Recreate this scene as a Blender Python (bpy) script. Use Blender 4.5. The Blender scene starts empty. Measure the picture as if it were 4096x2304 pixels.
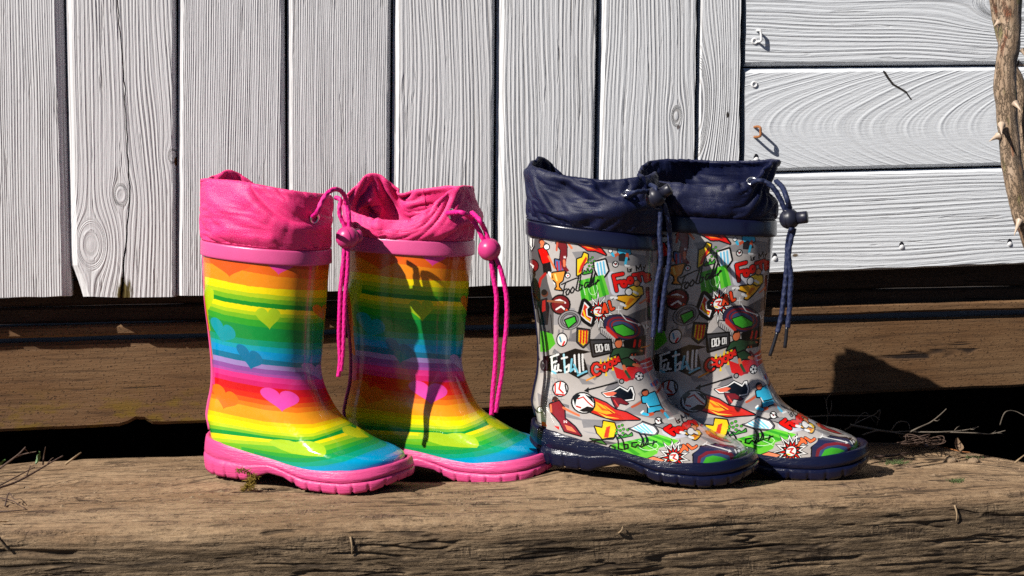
import bpy, math, random
import numpy as np
from mathutils import Vector
from mathutils.bvhtree import BVHTree

# ------------------------------------------------------------------ camera, sky, sun, exposure
sc = bpy.context.scene
col = sc.collection
CAM_H, PITCH, FPX = 0.245, math.radians(4.5), 6000.0
cam = bpy.data.cameras.new('camera')
cam_o = bpy.data.objects.new('camera', cam)
col.objects.link(cam_o)
cam_o.location = (0, 0, CAM_H)
cam_o.rotation_euler = (math.radians(90) - PITCH, 0, 0)
cam.sensor_width = 36.0
cam.lens = FPX / 4096 * 36.0
cam.clip_start, cam.clip_end = 0.02, 500
cam.dof.use_dof = True
cam.dof.focus_distance = 1.24
cam.dof.aperture_fstop = 20
sc.camera = cam_o

SUN_EL, SUN_AZ = math.radians(38.5), math.radians(52)      # sun stands to the left of and behind the camera
to_sun = Vector((-math.sin(SUN_AZ) * math.cos(SUN_EL), -math.cos(SUN_AZ) * math.cos(SUN_EL), math.sin(SUN_EL)))
world = bpy.data.worlds.new('World')
sc.world = world
world.use_nodes = True
wn = world.node_tree
sky = wn.nodes.new('ShaderNodeTexSky')
sky.sky_type = 'NISHITA'
sky.sun_disc = False
sky.air_density = 0.30
sky.dust_density = 0.0
sky.ozone_density = 1.0
sky.sun_elevation = SUN_EL
sky.sun_rotation = math.radians(180) + SUN_AZ
bg = wn.nodes['Background']
bg.inputs['Strength'].default_value = 0.05
wn.links.new(sky.outputs[0], bg.inputs['Color'])
sun = bpy.data.lights.new('sun', 'SUN')
sun.energy = 5.0
sun.angle = math.radians(0.5)
sun.color = (1.0, 0.95, 0.88)
sun_o = bpy.data.objects.new('sun', sun)
col.objects.link(sun_o)
sun_o.location = to_sun * 5
sun_o.rotation_euler = to_sun.to_track_quat('Z', 'Y').to_euler()
sc.view_settings.view_transform = 'Standard'
sc.view_settings.look = 'None'
sc.view_settings.exposure = 0.45
sc.view_settings.gamma = 1.0
sc.view_settings.use_curve_mapping = False
sc.render.engine = 'CYCLES'
sc.cycles.max_bounces = 5
sc.cycles.diffuse_bounces = 1
sc.cycles.use_denoising = False

random.seed(7)
RNG = np.random.default_rng(11)

# ------------------------------------------------------------------ small helpers
def ray(px, py):
    """direction through a point of the 4096 x 2304 photograph"""
    r, u = (px - 2048) / FPX, -(py - 1152) / FPX
    return np.array([r, math.cos(PITCH) + u * math.sin(PITCH), -math.sin(PITCH) + u * math.cos(PITCH)])
CAM = np.array([0, 0, CAM_H])
YAW = 0.158
WALL_Y = 1.355
def on_wall(px, py, off=0.0):
    d = ray(px, py)
    t = (WALL_Y + off * math.hypot(1, YAW)) / (d[1] - YAW * d[0])
    return CAM + d * t
def at_depth(px, py, y):
    d = ray(px, py)
    return CAM + d * (y / d[1])
def on_z(px, py, z):
    d = ray(px, py)
    return CAM + d * ((z - CAM_H) / d[2])

def tag(o, label=None, cat=None, group=None, kind=None):
    if label: o['label'] = label
    if cat: o['category'] = cat
    if group: o['group'] = group
    if kind: o['kind'] = kind
    return o
def empty(name, loc=(0, 0, 0), rz=0.0):
    o = bpy.data.objects.new(name, None)
    o.empty_display_size = 0.02
    col.objects.link(o)
    o.location = loc
    o.rotation_euler = (0, 0, rz)
    return o
def mesh_obj(name, verts, faces, m=None, parent=None, smooth=True, uvs=None):
    me = bpy.data.meshes.new(name)
    me.from_pydata([tuple(map(float, v)) for v in verts], [], [tuple(int(i) for i in f) for f in faces])
    if smooth:
        me.polygons.foreach_set('use_smooth', np.ones(len(me.polygons), bool))
    if uvs is not None:
        uvl = me.uv_layers.new(name='UVMap')
        li = np.zeros(len(me.loops), np.int32)
        me.loops.foreach_get('vertex_index', li)
        uv = np.asarray(uvs, np.float32)
        uvl.data.foreach_set('uv', uv[li].ravel() if len(uv) != len(li) or len(uv) == len(verts) else uv.ravel())
    o = bpy.data.objects.new(name, me)
    if m: me.materials.append(m)
    col.objects.link(o)
    if parent: o.parent = parent
    me.update()
    return o
def grid_faces(nr, ns, wrap=True, base=0, flip=False):
    f = []
    for i in range(nr - 1):
        for j in range(ns if wrap else ns - 1):
            k = (j + 1) % ns
            q = (base + i * ns + j, base + i * ns + k, base + (i + 1) * ns + k, base + (i + 1) * ns + j)
            f.append(q[::-1] if flip else q)
    return f
def catmull(keys, t):
    keys = np.asarray(keys, float); n = len(keys) - 1
    u = np.clip(np.asarray(t, float), 0, 1) * n
    i = np.minimum(u.astype(int), n - 1); f = (u - i)[:, None]
    k = lambda j: keys[np.clip(j, 0, n)]
    a, b, c, d = k(i - 1), k(i), k(i + 1), k(i + 2)
    return .5 * ((2 * b) + (-a + c) * f + (2 * a - 5 * b + 4 * c - d) * f * f + (-a + 3 * b - 3 * c + d) * f ** 3)
def sstep(a, b, x):
    t = np.clip((x - a) / (b - a), 0, 1)
    return t * t * (3 - 2 * t)
def hash2(ix, iy, seed):
    h = (ix.astype(np.int64) * 374761393 + iy.astype(np.int64) * 668265263 + seed * 974634777) & 0x7fffffff
    h = ((h ^ (h >> 13)) * 1274126177) & 0x7fffffff
    return ((h ^ (h >> 16)) & 0xffff) / 65535.0
def vnoise(x, y, seed=0):
    x, y = np.asarray(x, float), np.asarray(y, float)
    ix, iy = np.floor(x), np.floor(y)
    fx, fy = x - ix, y - iy
    fx, fy = fx * fx * (3 - 2 * fx), fy * fy * (3 - 2 * fy)
    a, b = hash2(ix, iy, seed), hash2(ix + 1, iy, seed)
    c, d = hash2(ix, iy + 1, seed), hash2(ix + 1, iy + 1, seed)
    return (a * (1 - fx) + b * fx) * (1 - fy) + (c * (1 - fx) + d * fx) * fy
def fbm(x, y, seed=0, oct=4):
    s, a, t = 0, .5, 0
    for k in range(oct):
        s = s + a * vnoise(x * 2 ** k, y * 2 ** k, seed + k * 17); t += a; a *= .5
    return s / t

# ------------------------------------------------------------------ node materials
def srgb(r, g, b):
    f = lambda c: (c / 255 / 12.92) if c / 255 <= .04045 else ((c / 255 + .055) / 1.055) ** 2.4
    return (f(r), f(g), f(b))
class Nodes:
    def __init__(s, name):
        s.m = bpy.data.materials.new(name); s.m.use_nodes = True
        s.t = s.m.node_tree; s.b = s.t.nodes['Principled BSDF']
    def n(s, t): return s.t.nodes.new(t)
    def put(s, sock, v):
        if isinstance(v, bpy.types.NodeSocket): s.t.links.new(v, sock)
        elif isinstance(v, (tuple, list)) and len(v) == 3 and sock.type == 'RGBA': sock.default_value = (*v, 1)
        else: sock.default_value = v
    def m_(s, op, a, b=0.0, c=None):
        n = s.n('ShaderNodeMath'); n.operation = op
        s.put(n.inputs[0], a); s.put(n.inputs[1], b)
        if c is not None: s.put(n.inputs[2], c)
        return n.outputs[0]
    def add(s, a, b): return s.m_('ADD', a, b)
    def sub(s, a, b): return s.m_('SUBTRACT', a, b)
    def mul(s, a, b): return s.m_('MULTIPLY', a, b)
    def uv(s):
        n = s.n('ShaderNodeUVMap'); x = s.n('ShaderNodeSeparateXYZ')
        s.t.links.new(n.outputs[0], x.inputs[0])
        return x.outputs[0], x.outputs[1]
    def objco(s):
        n = s.n('ShaderNodeTexCoord'); x = s.n('ShaderNodeSeparateXYZ')
        s.t.links.new(n.outputs['Object'], x.inputs[0])
        return x.outputs[0], x.outputs[1], x.outputs[2]
    def vec(s, x, y=0.0, z=0.0):
        n = s.n('ShaderNodeCombineXYZ')
        s.put(n.inputs[0], x); s.put(n.inputs[1], y); s.put(n.inputs[2], z)
        return n.outputs[0]
    def noise(s, v, scale=1.0, detail=3.0, rough=.55, dist=0.0):
        n = s.n('ShaderNodeTexNoise'); s.put(n.inputs['Vector'], v)
        n.inputs['Scale'].default_value = scale; n.inputs['Detail'].default_value = detail
        n.inputs['Roughness'].default_value = rough; n.inputs['Distortion'].default_value = dist
        return n.outputs[0]
    def voro(s, v, scale=1.0, feat='F1'):
        n = s.n('ShaderNodeTexVoronoi'); n.feature = feat
        s.put(n.inputs['Vector'], v); n.inputs['Scale'].default_value = scale
        return n.outputs[0]
    def ramp(s, f, lo, hi, a=0.0, b=1.0):
        n = s.n('ShaderNodeMapRange'); n.interpolation_type = 'SMOOTHSTEP'
        s.put(n.inputs[0], f); n.inputs[1].default_value = lo; n.inputs[2].default_value = hi
        n.inputs[3].default_value = a; n.inputs[4].default_value = b
        return n.outputs[0]
    def mix(s, f, a, b):
        n = s.n('ShaderNodeMix'); n.data_type = 'RGBA'
        s.put(n.inputs[0], f); s.put(n.inputs[6], a); s.put(n.inputs[7], b)
        return n.outputs[2]
    def bump(s, h, dist=.001, strength=1.0, prev=None):
        n = s.n('ShaderNodeBump'); s.put(n.inputs['Height'], h)
        n.inputs['Distance'].default_value = dist; n.inputs['Strength'].default_value = strength
        if prev is not None: s.t.links.new(prev, n.inputs['Normal'])
        s.t.links.new(n.outputs[0], s.b.inputs['Normal'])
        return n.outputs[0]
    def set(s, **k):
        for key, v in k.items(): s.put(s.b.inputs[key.replace('_', ' ')], v)
        return s

# ---- white weathered plank: u runs across the grain, v along it, both in metres
def plank_material(name, ring=.0024, knots=(), cathedral=None, seed=0.0, sway=.006, rough_paint=1.0, cracks=(), tint=(.70, .705, .72), stains=()):
    k = Nodes(name)
    u, v = k.uv()
    low = k.noise(k.vec(k.mul(u, 9.0), k.mul(v, 2.2), seed), 1, 2)
    g = k.add(u, k.mul(k.sub(low, .5), sway * 3))
    low2 = k.noise(k.vec(k.mul(u, 40.0), k.mul(v, 5.0), seed + 3), 1, 2)
    g = k.add(g, k.mul(k.sub(low2, .5), sway * .6))
    if cathedral:
        v0, u0, kk, lam = cathedral
        du = k.sub(k.add(u, k.mul(k.sub(low, .5), .03)), u0)
        g = k.add(k.mul(k.sub(v, k.mul(k.mul(du, du), kk)), lam), k.mul(g, .12))
    knotmask = 0.0
    for (ku, kv, r, st) in knots:
        du, dv = k.sub(u, ku), k.mul(k.sub(v, kv), st)
        rho2 = k.add(k.add(k.mul(du, du), k.mul(dv, dv)), r * r * .08)
        g = k.sub(g, k.mul(du, k.m_('DIVIDE', r * r, rho2)))
        rho = k.m_('SQRT', rho2)
        inside = k.ramp(rho, r * 1.05, r * .75)
        g = k.add(k.mul(g, k.sub(1.0, inside)), k.mul(inside, k.mul(rho, .8)))
        knotmask = k.add(knotmask, inside)
    irr = k.noise(k.vec(k.mul(g, 1 / ring / 5.0), k.mul(v, 1.0), seed + 40), 1, 2, .6)
    ph = k.add(k.mul(g, 2 * math.pi / ring), k.mul(irr, 14.0))
    r1 = k.m_('SINE', ph)
    ridge = k.m_('POWER', k.mul(k.add(r1, 1.0), .5), 5.0 if cathedral else 1.4)
    if cathedral: ridge = k.mul(ridge, .7)
    r2 = k.m_('SINE', k.add(k.mul(ph, 2.37), k.mul(irr, 20.0)))
    amp = k.ramp(k.noise(k.vec(k.mul(g, .7 / ring), k.mul(v, 4.5), seed + 7), 1, 3, .6), .32, .66, .15, 1.0)
    fib = k.noise(k.vec(k.mul(u, 520.0), k.mul(v, 55.0), seed + 5), 1, 4, .7)
    fib2 = k.noise(k.vec(k.mul(g, 700.0), k.mul(v, 45.0), seed + 9), 1, 3, .6)
    h = k.add(k.mul(k.mul(ridge, amp), .50), k.add(k.mul(fib, .42), k.add(k.mul(fib2, .30), k.mul(r2, .05))))
    # dark paint-free valleys between the growth rings, and hair cracks
    valley = k.mul(k.ramp(r1, -.45, -.97), k.m_('POWER', amp, 1.5))
    if cathedral: valley = k.mul(valley, .30)
    sp = k.noise(k.vec(k.mul(g, 120.0), k.mul(v, 3.2), seed + 21), 1, 1, .4)
    split = k.ramp(k.m_('ABSOLUTE', k.sub(sp, .5)), .028, .010)
    split = k.mul(split, k.ramp(k.noise(k.vec(k.mul(u, 120.0), k.mul(v, 14.0), seed + 30), 1, 3, .6), .54, .62))
    if cathedral: split = k.mul(split, 0.0)
    low_f = k.ramp(fib, .42, .28)
    h = k.sub(h, k.add(k.mul(split, .5), k.mul(valley, .25)))
    worn = k.m_('MINIMUM', k.add(k.mul(valley, .62), k.add(k.mul(split, .30), k.mul(low_f, .22))), .85)
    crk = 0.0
    for seg in cracks:                                   # cracks baring dark wood, shade of their depth painted in: (u0, v0, u1, v1, half width)
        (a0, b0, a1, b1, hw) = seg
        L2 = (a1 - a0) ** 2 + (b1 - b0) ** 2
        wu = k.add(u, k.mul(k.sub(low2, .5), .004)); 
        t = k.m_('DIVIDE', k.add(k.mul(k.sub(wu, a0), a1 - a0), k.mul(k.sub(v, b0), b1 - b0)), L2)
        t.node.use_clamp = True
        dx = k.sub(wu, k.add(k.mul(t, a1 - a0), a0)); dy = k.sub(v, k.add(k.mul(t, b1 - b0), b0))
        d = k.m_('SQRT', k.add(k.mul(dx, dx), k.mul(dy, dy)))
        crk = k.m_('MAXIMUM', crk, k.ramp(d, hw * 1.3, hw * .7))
    var = k.noise(k.vec(k.mul(u, 14.0), k.mul(v, 5.0), seed + 13), 1, 3)
    white = k.mix(var, tint, tuple(c * 1.13 for c in tint))
    c = k.mix(k.mul(worn, rough_paint), white, (.185, .165, .15))
    pit = k.mul(k.ramp(k.voro(k.vec(k.mul(u, 75.0), k.mul(v, 40.0), seed), 1), .10, .03), k.ramp(k.noise(k.vec(k.mul(u, 20.0), k.mul(v, 20.0), seed + 4), 1, 1), .58, .66))
    c = k.mix(k.mul(pit, .25), c, (.06, .05, .04))
    for (su, sv, sr, scol) in stains:
        du, dv = k.sub(u, su), k.mul(k.sub(v, sv), .55)
        rr = k.add(k.m_('SQRT', k.add(k.mul(du, du), k.mul(dv, dv))), k.mul(k.sub(fib, .5), sr * 2.2))
        c = k.mix(k.ramp(rr, sr, sr * .6), c, scol)
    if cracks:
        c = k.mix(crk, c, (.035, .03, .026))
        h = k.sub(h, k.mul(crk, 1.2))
    k.set(Base_Color=c, Roughness=.62)
    k.b.inputs['Specular IOR Level'].default_value = .25
    k.bump(h, .00085, 1.0)
    return k.m

def brown_wood(name, base=(.140, .072, .032), dark=(.042, .023, .013), algae=0.0, seed=0.0, light=(.185, .108, .054)):
    """painted or stained brown softwood board: u along, v up (metres)"""
    k = Nodes(name)
    u, v = k.uv()
    grain = k.noise(k.vec(k.mul(u, 14.0), k.mul(v, 260.0), seed), 1, 5, .65)
    fine = k.noise(k.vec(k.mul(u, 60.0), k.mul(v, 900.0), seed + 2), 1, 3, .6)
    blot = k.noise(k.vec(k.mul(u, 9.0), k.mul(v, 22.0), seed + 4), 1, 4, .6)
    spk = k.voro(k.vec(k.mul(u, 210.0), k.mul(v, 300.0), seed), 1)
    spm = k.ramp(k.noise(k.vec(k.mul(u, 330.0), k.mul(v, 620.0), seed + 8), 1, 3, .6), .57, .68)
    crack = k.noise(k.vec(k.mul(u, 2.6), k.mul(k.add(v, k.mul(blot, .003)), 110.0), seed + 6), 1, 1, .4)
    crack = k.mul(k.ramp(k.m_('ABSOLUTE', k.sub(crack, .5)), .030, .010), k.ramp(k.noise(k.vec(k.mul(u, 16.0), k.mul(v, 40.0), seed + 16), 1, 2), .60, .68))
    c = k.mix(k.ramp(blot, .3, .72), base, light)
    c = k.mix(k.mul(k.ramp(grain, .52, .34), .55), c, dark)
    c = k.mix(k.mul(spm, .65), c, dark)
    c = k.mix(k.mul(k.ramp(fine, .60, .75), .25), c, (.30, .22, .14))
    c = k.mix(crack, c, (.02, .013, .01))
    pit = k.mul(k.ramp(spk, .26, .12), k.ramp(k.noise(k.vec(k.mul(u, 60.0), k.mul(v, 70.0), seed + 12), 1, 3), .46, .60))
    c = k.mix(k.mul(pit, .75), c, (.025, .015, .01))
    if algae:
        am = k.mul(k.ramp(v, .042, .012), k.ramp(k.noise(k.vec(k.mul(u, 26.0), k.mul(v, 60.0), 2.0), 1, 4, .7), .46, .62))
        am = k.mul(am, k.ramp(u, .62, .50))
        c = k.mix(k.mul(am, .8), c, (.17, .105, .012))
    h = k.add(k.add(k.mul(grain, .5), k.mul(fine, .3)), k.sub(k.mul(spm, .35), k.mul(crack, .8)))
    h = k.sub(h, k.mul(k.ramp(spk, .18, .05), .3))
    k.set(Base_Color=c, Roughness=.75)
    k.b.inputs['Specular IOR Level'].default_value = .2
    k.bump(h, .0011, 1.0)
    return k.m

def beam_material():
    k = Nodes('weathered_sleeper_timber')
    u, v = k.uv()                                         # u along (m), v across: 0 back edge, .2 front edge, then down the front
    w1 = k.noise(k.vec(k.mul(u, 6.0), k.mul(v, 18.0), 1.0), 1, 3)
    vv = k.add(v, k.mul(k.sub(w1, .5), .010))
    grain = k.noise(k.vec(k.mul(u, 16.0), k.mul(vv, 260.0), 3.0), 1, 5, .74)
    fine = k.noise(k.vec(k.mul(u, 70.0), k.mul(vv, 520.0), 5.0), 1, 3, .65)
    dirt = k.noise(k.vec(k.mul(u, 160.0), k.mul(v, 260.0), 6.0), 1, 4, .7)
    blot = k.noise(k.vec(k.mul(u, 7.0), k.mul(v, 24.0), 7.0), 1, 5, .65)
    blot2 = k.noise(k.vec(k.mul(u, 20.0), k.mul(v, 70.0), 9.0), 1, 5, .68)
    ck = k.noise(k.vec(k.mul(u, 5.5), k.mul(vv, 75.0), 11.0), 1, 2, .5)
    ck2 = k.noise(k.vec(k.mul(u, 15.0), k.mul(vv, 190.0), 13.0), 1, 3, .55)
    cm = k.noise(k.vec(k.mul(u, 14.0), k.mul(v, 45.0), 17.0), 1, 3, .6)
    crack = k.mul(k.ramp(k.m_('ABSOLUTE', k.sub(ck, .5)), .045, .015), k.ramp(cm, .50, .60))
    crack = k.m_('MAXIMUM', crack, k.mul(k.mul(k.ramp(k.m_('ABSOLUTE', k.sub(ck2, .5)), .07, .022), k.ramp(blot2, .49, .63)), .45))
    dash = k.noise(k.vec(k.mul(u, 120.0), k.mul(vv, 150.0), 21.0), 1, 5, .75)
    dash2 = k.noise(k.vec(k.mul(u, 85.0), k.mul(vv, 430.0), 23.0), 1, 4, .75)
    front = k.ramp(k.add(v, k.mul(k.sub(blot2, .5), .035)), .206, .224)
    top_c = k.mix(k.ramp(blot, .34, .66), (.258, .164, .092), (.385, .265, .158))
    top_c = k.mix(k.mul(k.ramp(blot2, .54, .70), .55), top_c, (.175, .105, .080))
    top_c = k.mix(k.mul(k.ramp(grain, .50, .36), .50), top_c, (.085, .052, .034))
    top_c = k.mix(k.mul(k.ramp(dash, .50, .36), .60), top_c, (.105, .068, .044))
    top_c = k.mix(k.mul(k.ramp(dash, .56, .70), .50), top_c, (.50, .37, .25))
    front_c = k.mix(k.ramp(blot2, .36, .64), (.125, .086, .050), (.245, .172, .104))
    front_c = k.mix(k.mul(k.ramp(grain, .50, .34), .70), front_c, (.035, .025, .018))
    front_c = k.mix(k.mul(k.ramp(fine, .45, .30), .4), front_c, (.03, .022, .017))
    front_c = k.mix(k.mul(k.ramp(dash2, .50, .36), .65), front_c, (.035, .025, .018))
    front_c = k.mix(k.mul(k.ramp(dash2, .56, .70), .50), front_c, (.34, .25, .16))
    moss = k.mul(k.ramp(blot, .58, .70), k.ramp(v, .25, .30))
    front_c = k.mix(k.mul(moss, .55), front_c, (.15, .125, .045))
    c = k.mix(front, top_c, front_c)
    c = k.mix(k.mul(k.ramp(fine, .58, .78), .40), c, (.36, .27, .18))
    c = k.mix(k.mul(k.ramp(dirt, .60, .72), .45), c, (.07, .045, .03))
    c = k.mix(k.mul(crack, k.ramp(v, .20, .23, .68, .78)), c, (.022, .015, .011))
    cc = k.noise(k.vec(k.mul(u, 130.0), k.mul(v, 40.0), 15.0), 1, 2, .5)
    check = k.mul(k.mul(k.ramp(k.m_('ABSOLUTE', k.sub(cc, .5)), .07, .02), k.ramp(blot2, .52, .64)), .4)
    c = k.mix(k.mul(check, .8), c, (.03, .02, .015))
    h = k.add(k.add(k.mul(grain, .8), k.mul(dirt, .25)), k.sub(k.mul(fine, .4), k.add(k.mul(crack, .9), k.mul(check, .4))))
    k.set(Base_Color=c, Roughness=.8)
    k.b.inputs['Specular IOR Level'].default_value = .2
    k.bump(h, .0030, 1.0)
    return k.m

def plain(name, c, rough=.5, spec=.5, bump=None, coat=0.0, metal=0.0):
    k = Nodes(name)
    x, y, z = k.objco()
    n = k.noise(k.vec(x, y, z), 90, 3)
    k.set(Base_Color=k.mix(n, tuple(a * .86 for a in c), tuple(min(1, a * 1.12) for a in c)), Roughness=rough, Metallic=metal)
    k.b.inputs['Specular IOR Level'].default_value = spec
    k.b.inputs['Coat Weight'].default_value = coat
    if bump:
        k.bump(k.noise(k.vec(x, y, z), bump[0], 3), bump[1], 1.0)
    return k.m

def rubber(name, c, rough, bd):
    """sole rubber: fine horizontal wrinkles that sparkle"""
    k = Nodes(name)
    x, y, z = k.objco()
    w = k.noise(k.vec(k.mul(x, 150.0), k.mul(y, 150.0), k.mul(z, 900.0)), 1, 3, .55, .3)
    n = k.noise(k.vec(x, y, z), 60, 2)
    k.set(Base_Color=k.mix(n, tuple(a * .9 for a in c), tuple(a * 1.08 for a in c)), Roughness=rough)
    k.b.inputs['Specular IOR Level'].default_value = .35
    k.bump(w, bd, 1.0)
    return k.m

def nylon(name, c, c2, rough, sheen):
    k = Nodes(name)
    u, v = k.uv()
    wx = k.m_('SINE', k.mul(u, 2 * math.pi * 560)); wy = k.m_('SINE', k.mul(v, 2 * math.pi * 130))
    weave = k.mul(wx, wy)
    n = k.noise(k.vec(k.mul(u, 30.0), k.mul(v, 8.0)), 1, 3)
    spark = k.noise(k.vec(k.mul(u, 800.0), k.mul(v, 180.0)), 1, 1)
    k.set(Base_Color=k.mix(k.ramp(spark, .42, .70), c, c2), Roughness=k.ramp(n, .3, .7, rough * .85, rough * 1.2))
    k.b.inputs['Sheen Weight'].default_value = sheen
    k.b.inputs['Sheen Roughness'].default_value = .35
    k.put(k.b.inputs['Sheen Tint'], c2)
    k.b.inputs['Specular IOR Level'].default_value = .34
    k.bump(k.add(k.mul(weave, .3), spark), .00013, 1.0)
    return k.m

def bark():
    k = Nodes('rose_bark')
    u, v = k.uv()                                         # u around, v along in metres
    blot = k.noise(k.vec(k.mul(u, 3.0), k.mul(v, 20.0)), 1, 4, .6)
    fis = k.noise(k.vec(k.mul(u, 14.0), k.mul(v, 75.0), 4.0), 1, 4, .7)
    crack = k.ramp(k.m_('ABSOLUTE', k.sub(fis, .5)), .045, .012)
    c = k.mix(k.ramp(blot, .35, .65), (.40, .29, .20), (.24, .155, .09))
    c = k.mix(k.ramp(k.noise(k.vec(k.mul(u, 5.0), k.mul(v, 28.0), 9.0), 1, 3), .58, .70), c, (.23, .075, .03))
    c = k.mix(k.mul(k.ramp(k.noise(k.vec(k.mul(u, 6.0), k.mul(v, 40.0), 14.0), 1, 3), .58, .68), .7), c, (.13, .13, .035))
    c = k.mix(k.mul(crack, .7), c, (.09, .06, .035))
    k.set(Base_Color=c, Roughness=.6)
    k.bump(k.sub(k.mul(fis, .4), crack), .0009, 1.0)
    return k.m

MAT = {
    'beam': beam_material(),
    'base': brown_wood('brown_base_board', algae=1.0),
    'ledge': brown_wood('brown_ledge_board', seed=3.0),
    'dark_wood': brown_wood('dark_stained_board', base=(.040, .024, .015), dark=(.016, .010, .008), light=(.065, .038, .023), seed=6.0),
    'white_paint': plain('white_gloss_paint', (.72, .72, .73), .5),
    'rust': plain('rusty_iron', (.30, .11, .03), .7, bump=(900, .0002)),
    'pink_rubber': rubber('pink_sole_rubber', srgb(212, 74, 132), .40, .00042),
    'pink_band': plain('pink_band_rubber', srgb(214, 82, 140), .33, bump=(700, .00006)),
    'pink_nylon': nylon('pink_nylon', srgb(242, 30, 116), srgb(252, 100, 160), .47, 0.0),
    'pink_cord': plain('magenta_cord', srgb(226, 10, 132), .55, bump=(2600, .0002)),
    'pink_plastic': plain('pink_plastic', srgb(206, 56, 124), .36),
    'navy_rubber': rubber('navy_sole_rubber', (.0040, .0058, .024), .24, .00035),
    'navy_band': plain('navy_band_rubber', (.0055, .0065, .026), .24, bump=(700, .00006)),
    'navy_nylon': nylon('navy_nylon', (.0026, .0042, .027), (.008, .013, .058), .48, 0.0),
    'navy_cord': plain('navy_cord', (.006, .013, .055), .6, bump=(2600, .0002)),
    'navy_plastic': plain('navy_plastic', (.011, .012, .026), .40),
    'steel': plain('nickel_eyelet', (.80, .80, .82), .22, metal=1.0),
    'bark': bark(),
    'thorn': plain('pale_thorn', (.50, .38, .28), .45),
    'twig': plain('dry_twig', (.075, .043, .03), .75, bump=(700, .0006)),
    'straw': plain('dry_straw', (.30, .21, .12), .7, bump=(900, .0003)),
    'grey_stem': plain('grey_weed_stem', (.12, .098, .075), .75, bump=(900, .0003)),
    'dead_leaf': plain('dead_leaf', (.17, .105, .06), .8, bump=(500, .0008)),
    'green_leaf': plain('green_leaf', (.05, .12, .025), .5, bump=(500, .0004)),
    'moss': plain('moss', (.20, .13, .012), .85),
    'green_moss': plain('green_moss', (.07, .10, .03), .85),
    'soil': plain('soil', (.045, .033, .024), .95, bump=(60, .01)),
    'clod': plain('dried_mud', (.24, .165, .10), .9, bump=(800, .001)),
    'black_tip': plain('cord_tip_plastic', (.012, .012, .016), .3),
}

# ------------------------------------------------------------------ setting: ground
gx = np.concatenate([[-60, -20, -6], np.linspace(-2, 2, 41), [6, 20, 60]])
gv, n = [], len(gx)
for yy in gx:
    for xx in gx:
        near = math.exp(-(xx * xx + (yy - 1.2) ** 2) / 6)
        gv.append((xx, yy + 1.2, -.150 + .012 * near * (float(fbm(xx * 9 + 50, yy * 9 + 50, 3)) - .5)))
ground = mesh_obj('ground', gv, grid_faces(n, n, False), MAT['soil'])
tag(ground, kind='structure')

# ------------------------------------------------------------------ the shed wall: planks, boards, trim
wall = empty('shed_wall', tuple(on_wall(2048, 1150)))
tag(wall, 'white painted shed wall of upright planks and level boards above brown base', 'wall')
WALL_LOC = np.array(wall.location)
U_DIR = np.array([1, YAW, 0]) / math.hypot(1, YAW)        # along the wall
N_DIR = np.array([YAW, -1, 0]) / math.hypot(1, YAW)       # out of the wall, to the viewer
def wl(p):                                                # world -> wall (along, out, up) coordinates
    q = np.asarray(p) - WALL_LOC
    return np.array([q @ U_DIR, q @ N_DIR, q[2]])
def wpt(a, out, z):
    return U_DIR * a + N_DIR * out + np.array([0, 0, z])  # local to the wall empty

def make_board(name, edge_l, edge_r, m, bl=.006, br=.0035, dl=.006, dr=.007, thick=.02, n=70, crack=None, corner=0.0, seed=0, horizontal=False, out=0.0):
    """edge_l, edge_r: ((a,z) start, (a,z) end) of the outer long edges.  The section has a bevel on both edges and a real slot where there is a crack."""
    (l0, l1), (r0, r1) = edge_l, edge_r
    l0, l1, r0, r1 = map(np.array, (l0, l1, r0, r1))
    V, UV, ring = [], [], None
    Lr = np.hypot(*(l1 - l0)); Wd = np.hypot(*(r0 - l0))
    for i in range(n + 1):
        t = i / n
        L = l0 + (l1 - l0) * t; R = r0 + (r1 - r0) * t
        w = np.hypot(*(R - L)); e = (R - L) / w
        j1 = (float(fbm(t * Lr * 60, 3.3, seed)) - .5) * .0016; j2 = (float(fbm(t * Lr * 60, 9.1, seed + 5)) - .5) * .0016
        cut = corner * max(0.0, 1 - t * Lr / .028) ** .7 if corner else 0.0
        rough_end = (float(fbm(w * 40, 2.2, seed)) - .5)
        sec = [(cut, -thick), (cut, -dl * 1.0), (cut + bl + j1, 0.0)]
        if crack:
            cu, cw = crack(t)
            sec += [(cu - cw, 0.0), (cu - cw * .4, -.008), (cu + cw * .4, -.008), (cu + cw, 0.0)]
        else:
            for q in (.2, .4, .6, .8):
                sec.append((bl + j1 + (w - bl - br) * q, 0.0))
        sec += [(w - br + j2, 0.0), (w, -dr), (w, -thick)]
        ring = len(sec)
        along = (L + R) / 2
        for (s_, d_) in sec:
            p = L + e * s_
            if i == 0 and 0 < s_ < w:
                dz = (float(vnoise(s_ * 260, seed * 3.1, 5)) - .5) * .0022
                if horizontal: p = p + np.array([dz, 0])
                else: p = p + np.array([0, dz])
            V.append(wpt(p[0], d_ + out, p[1]))
            UV.append((s_, t * Lr))
    F = []
    for i in range(n):
        for j in range(ring - 1):
            a = i * ring + j
            F.append((a, a + ring, a + ring + 1, a + 1) if horizontal else (a, a + 1, a + ring + 1, a + ring))
    F.append(tuple(range(ring))[::-1] if not horizontal else tuple(range(ring)))
    F.append(tuple(n * ring + j for j in range(ring)) if not horizontal else tuple(n * ring + j for j in range(ring))[::-1])
    return mesh_obj(name, V, F, m, wall, smooth=False, uvs=UV)

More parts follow.
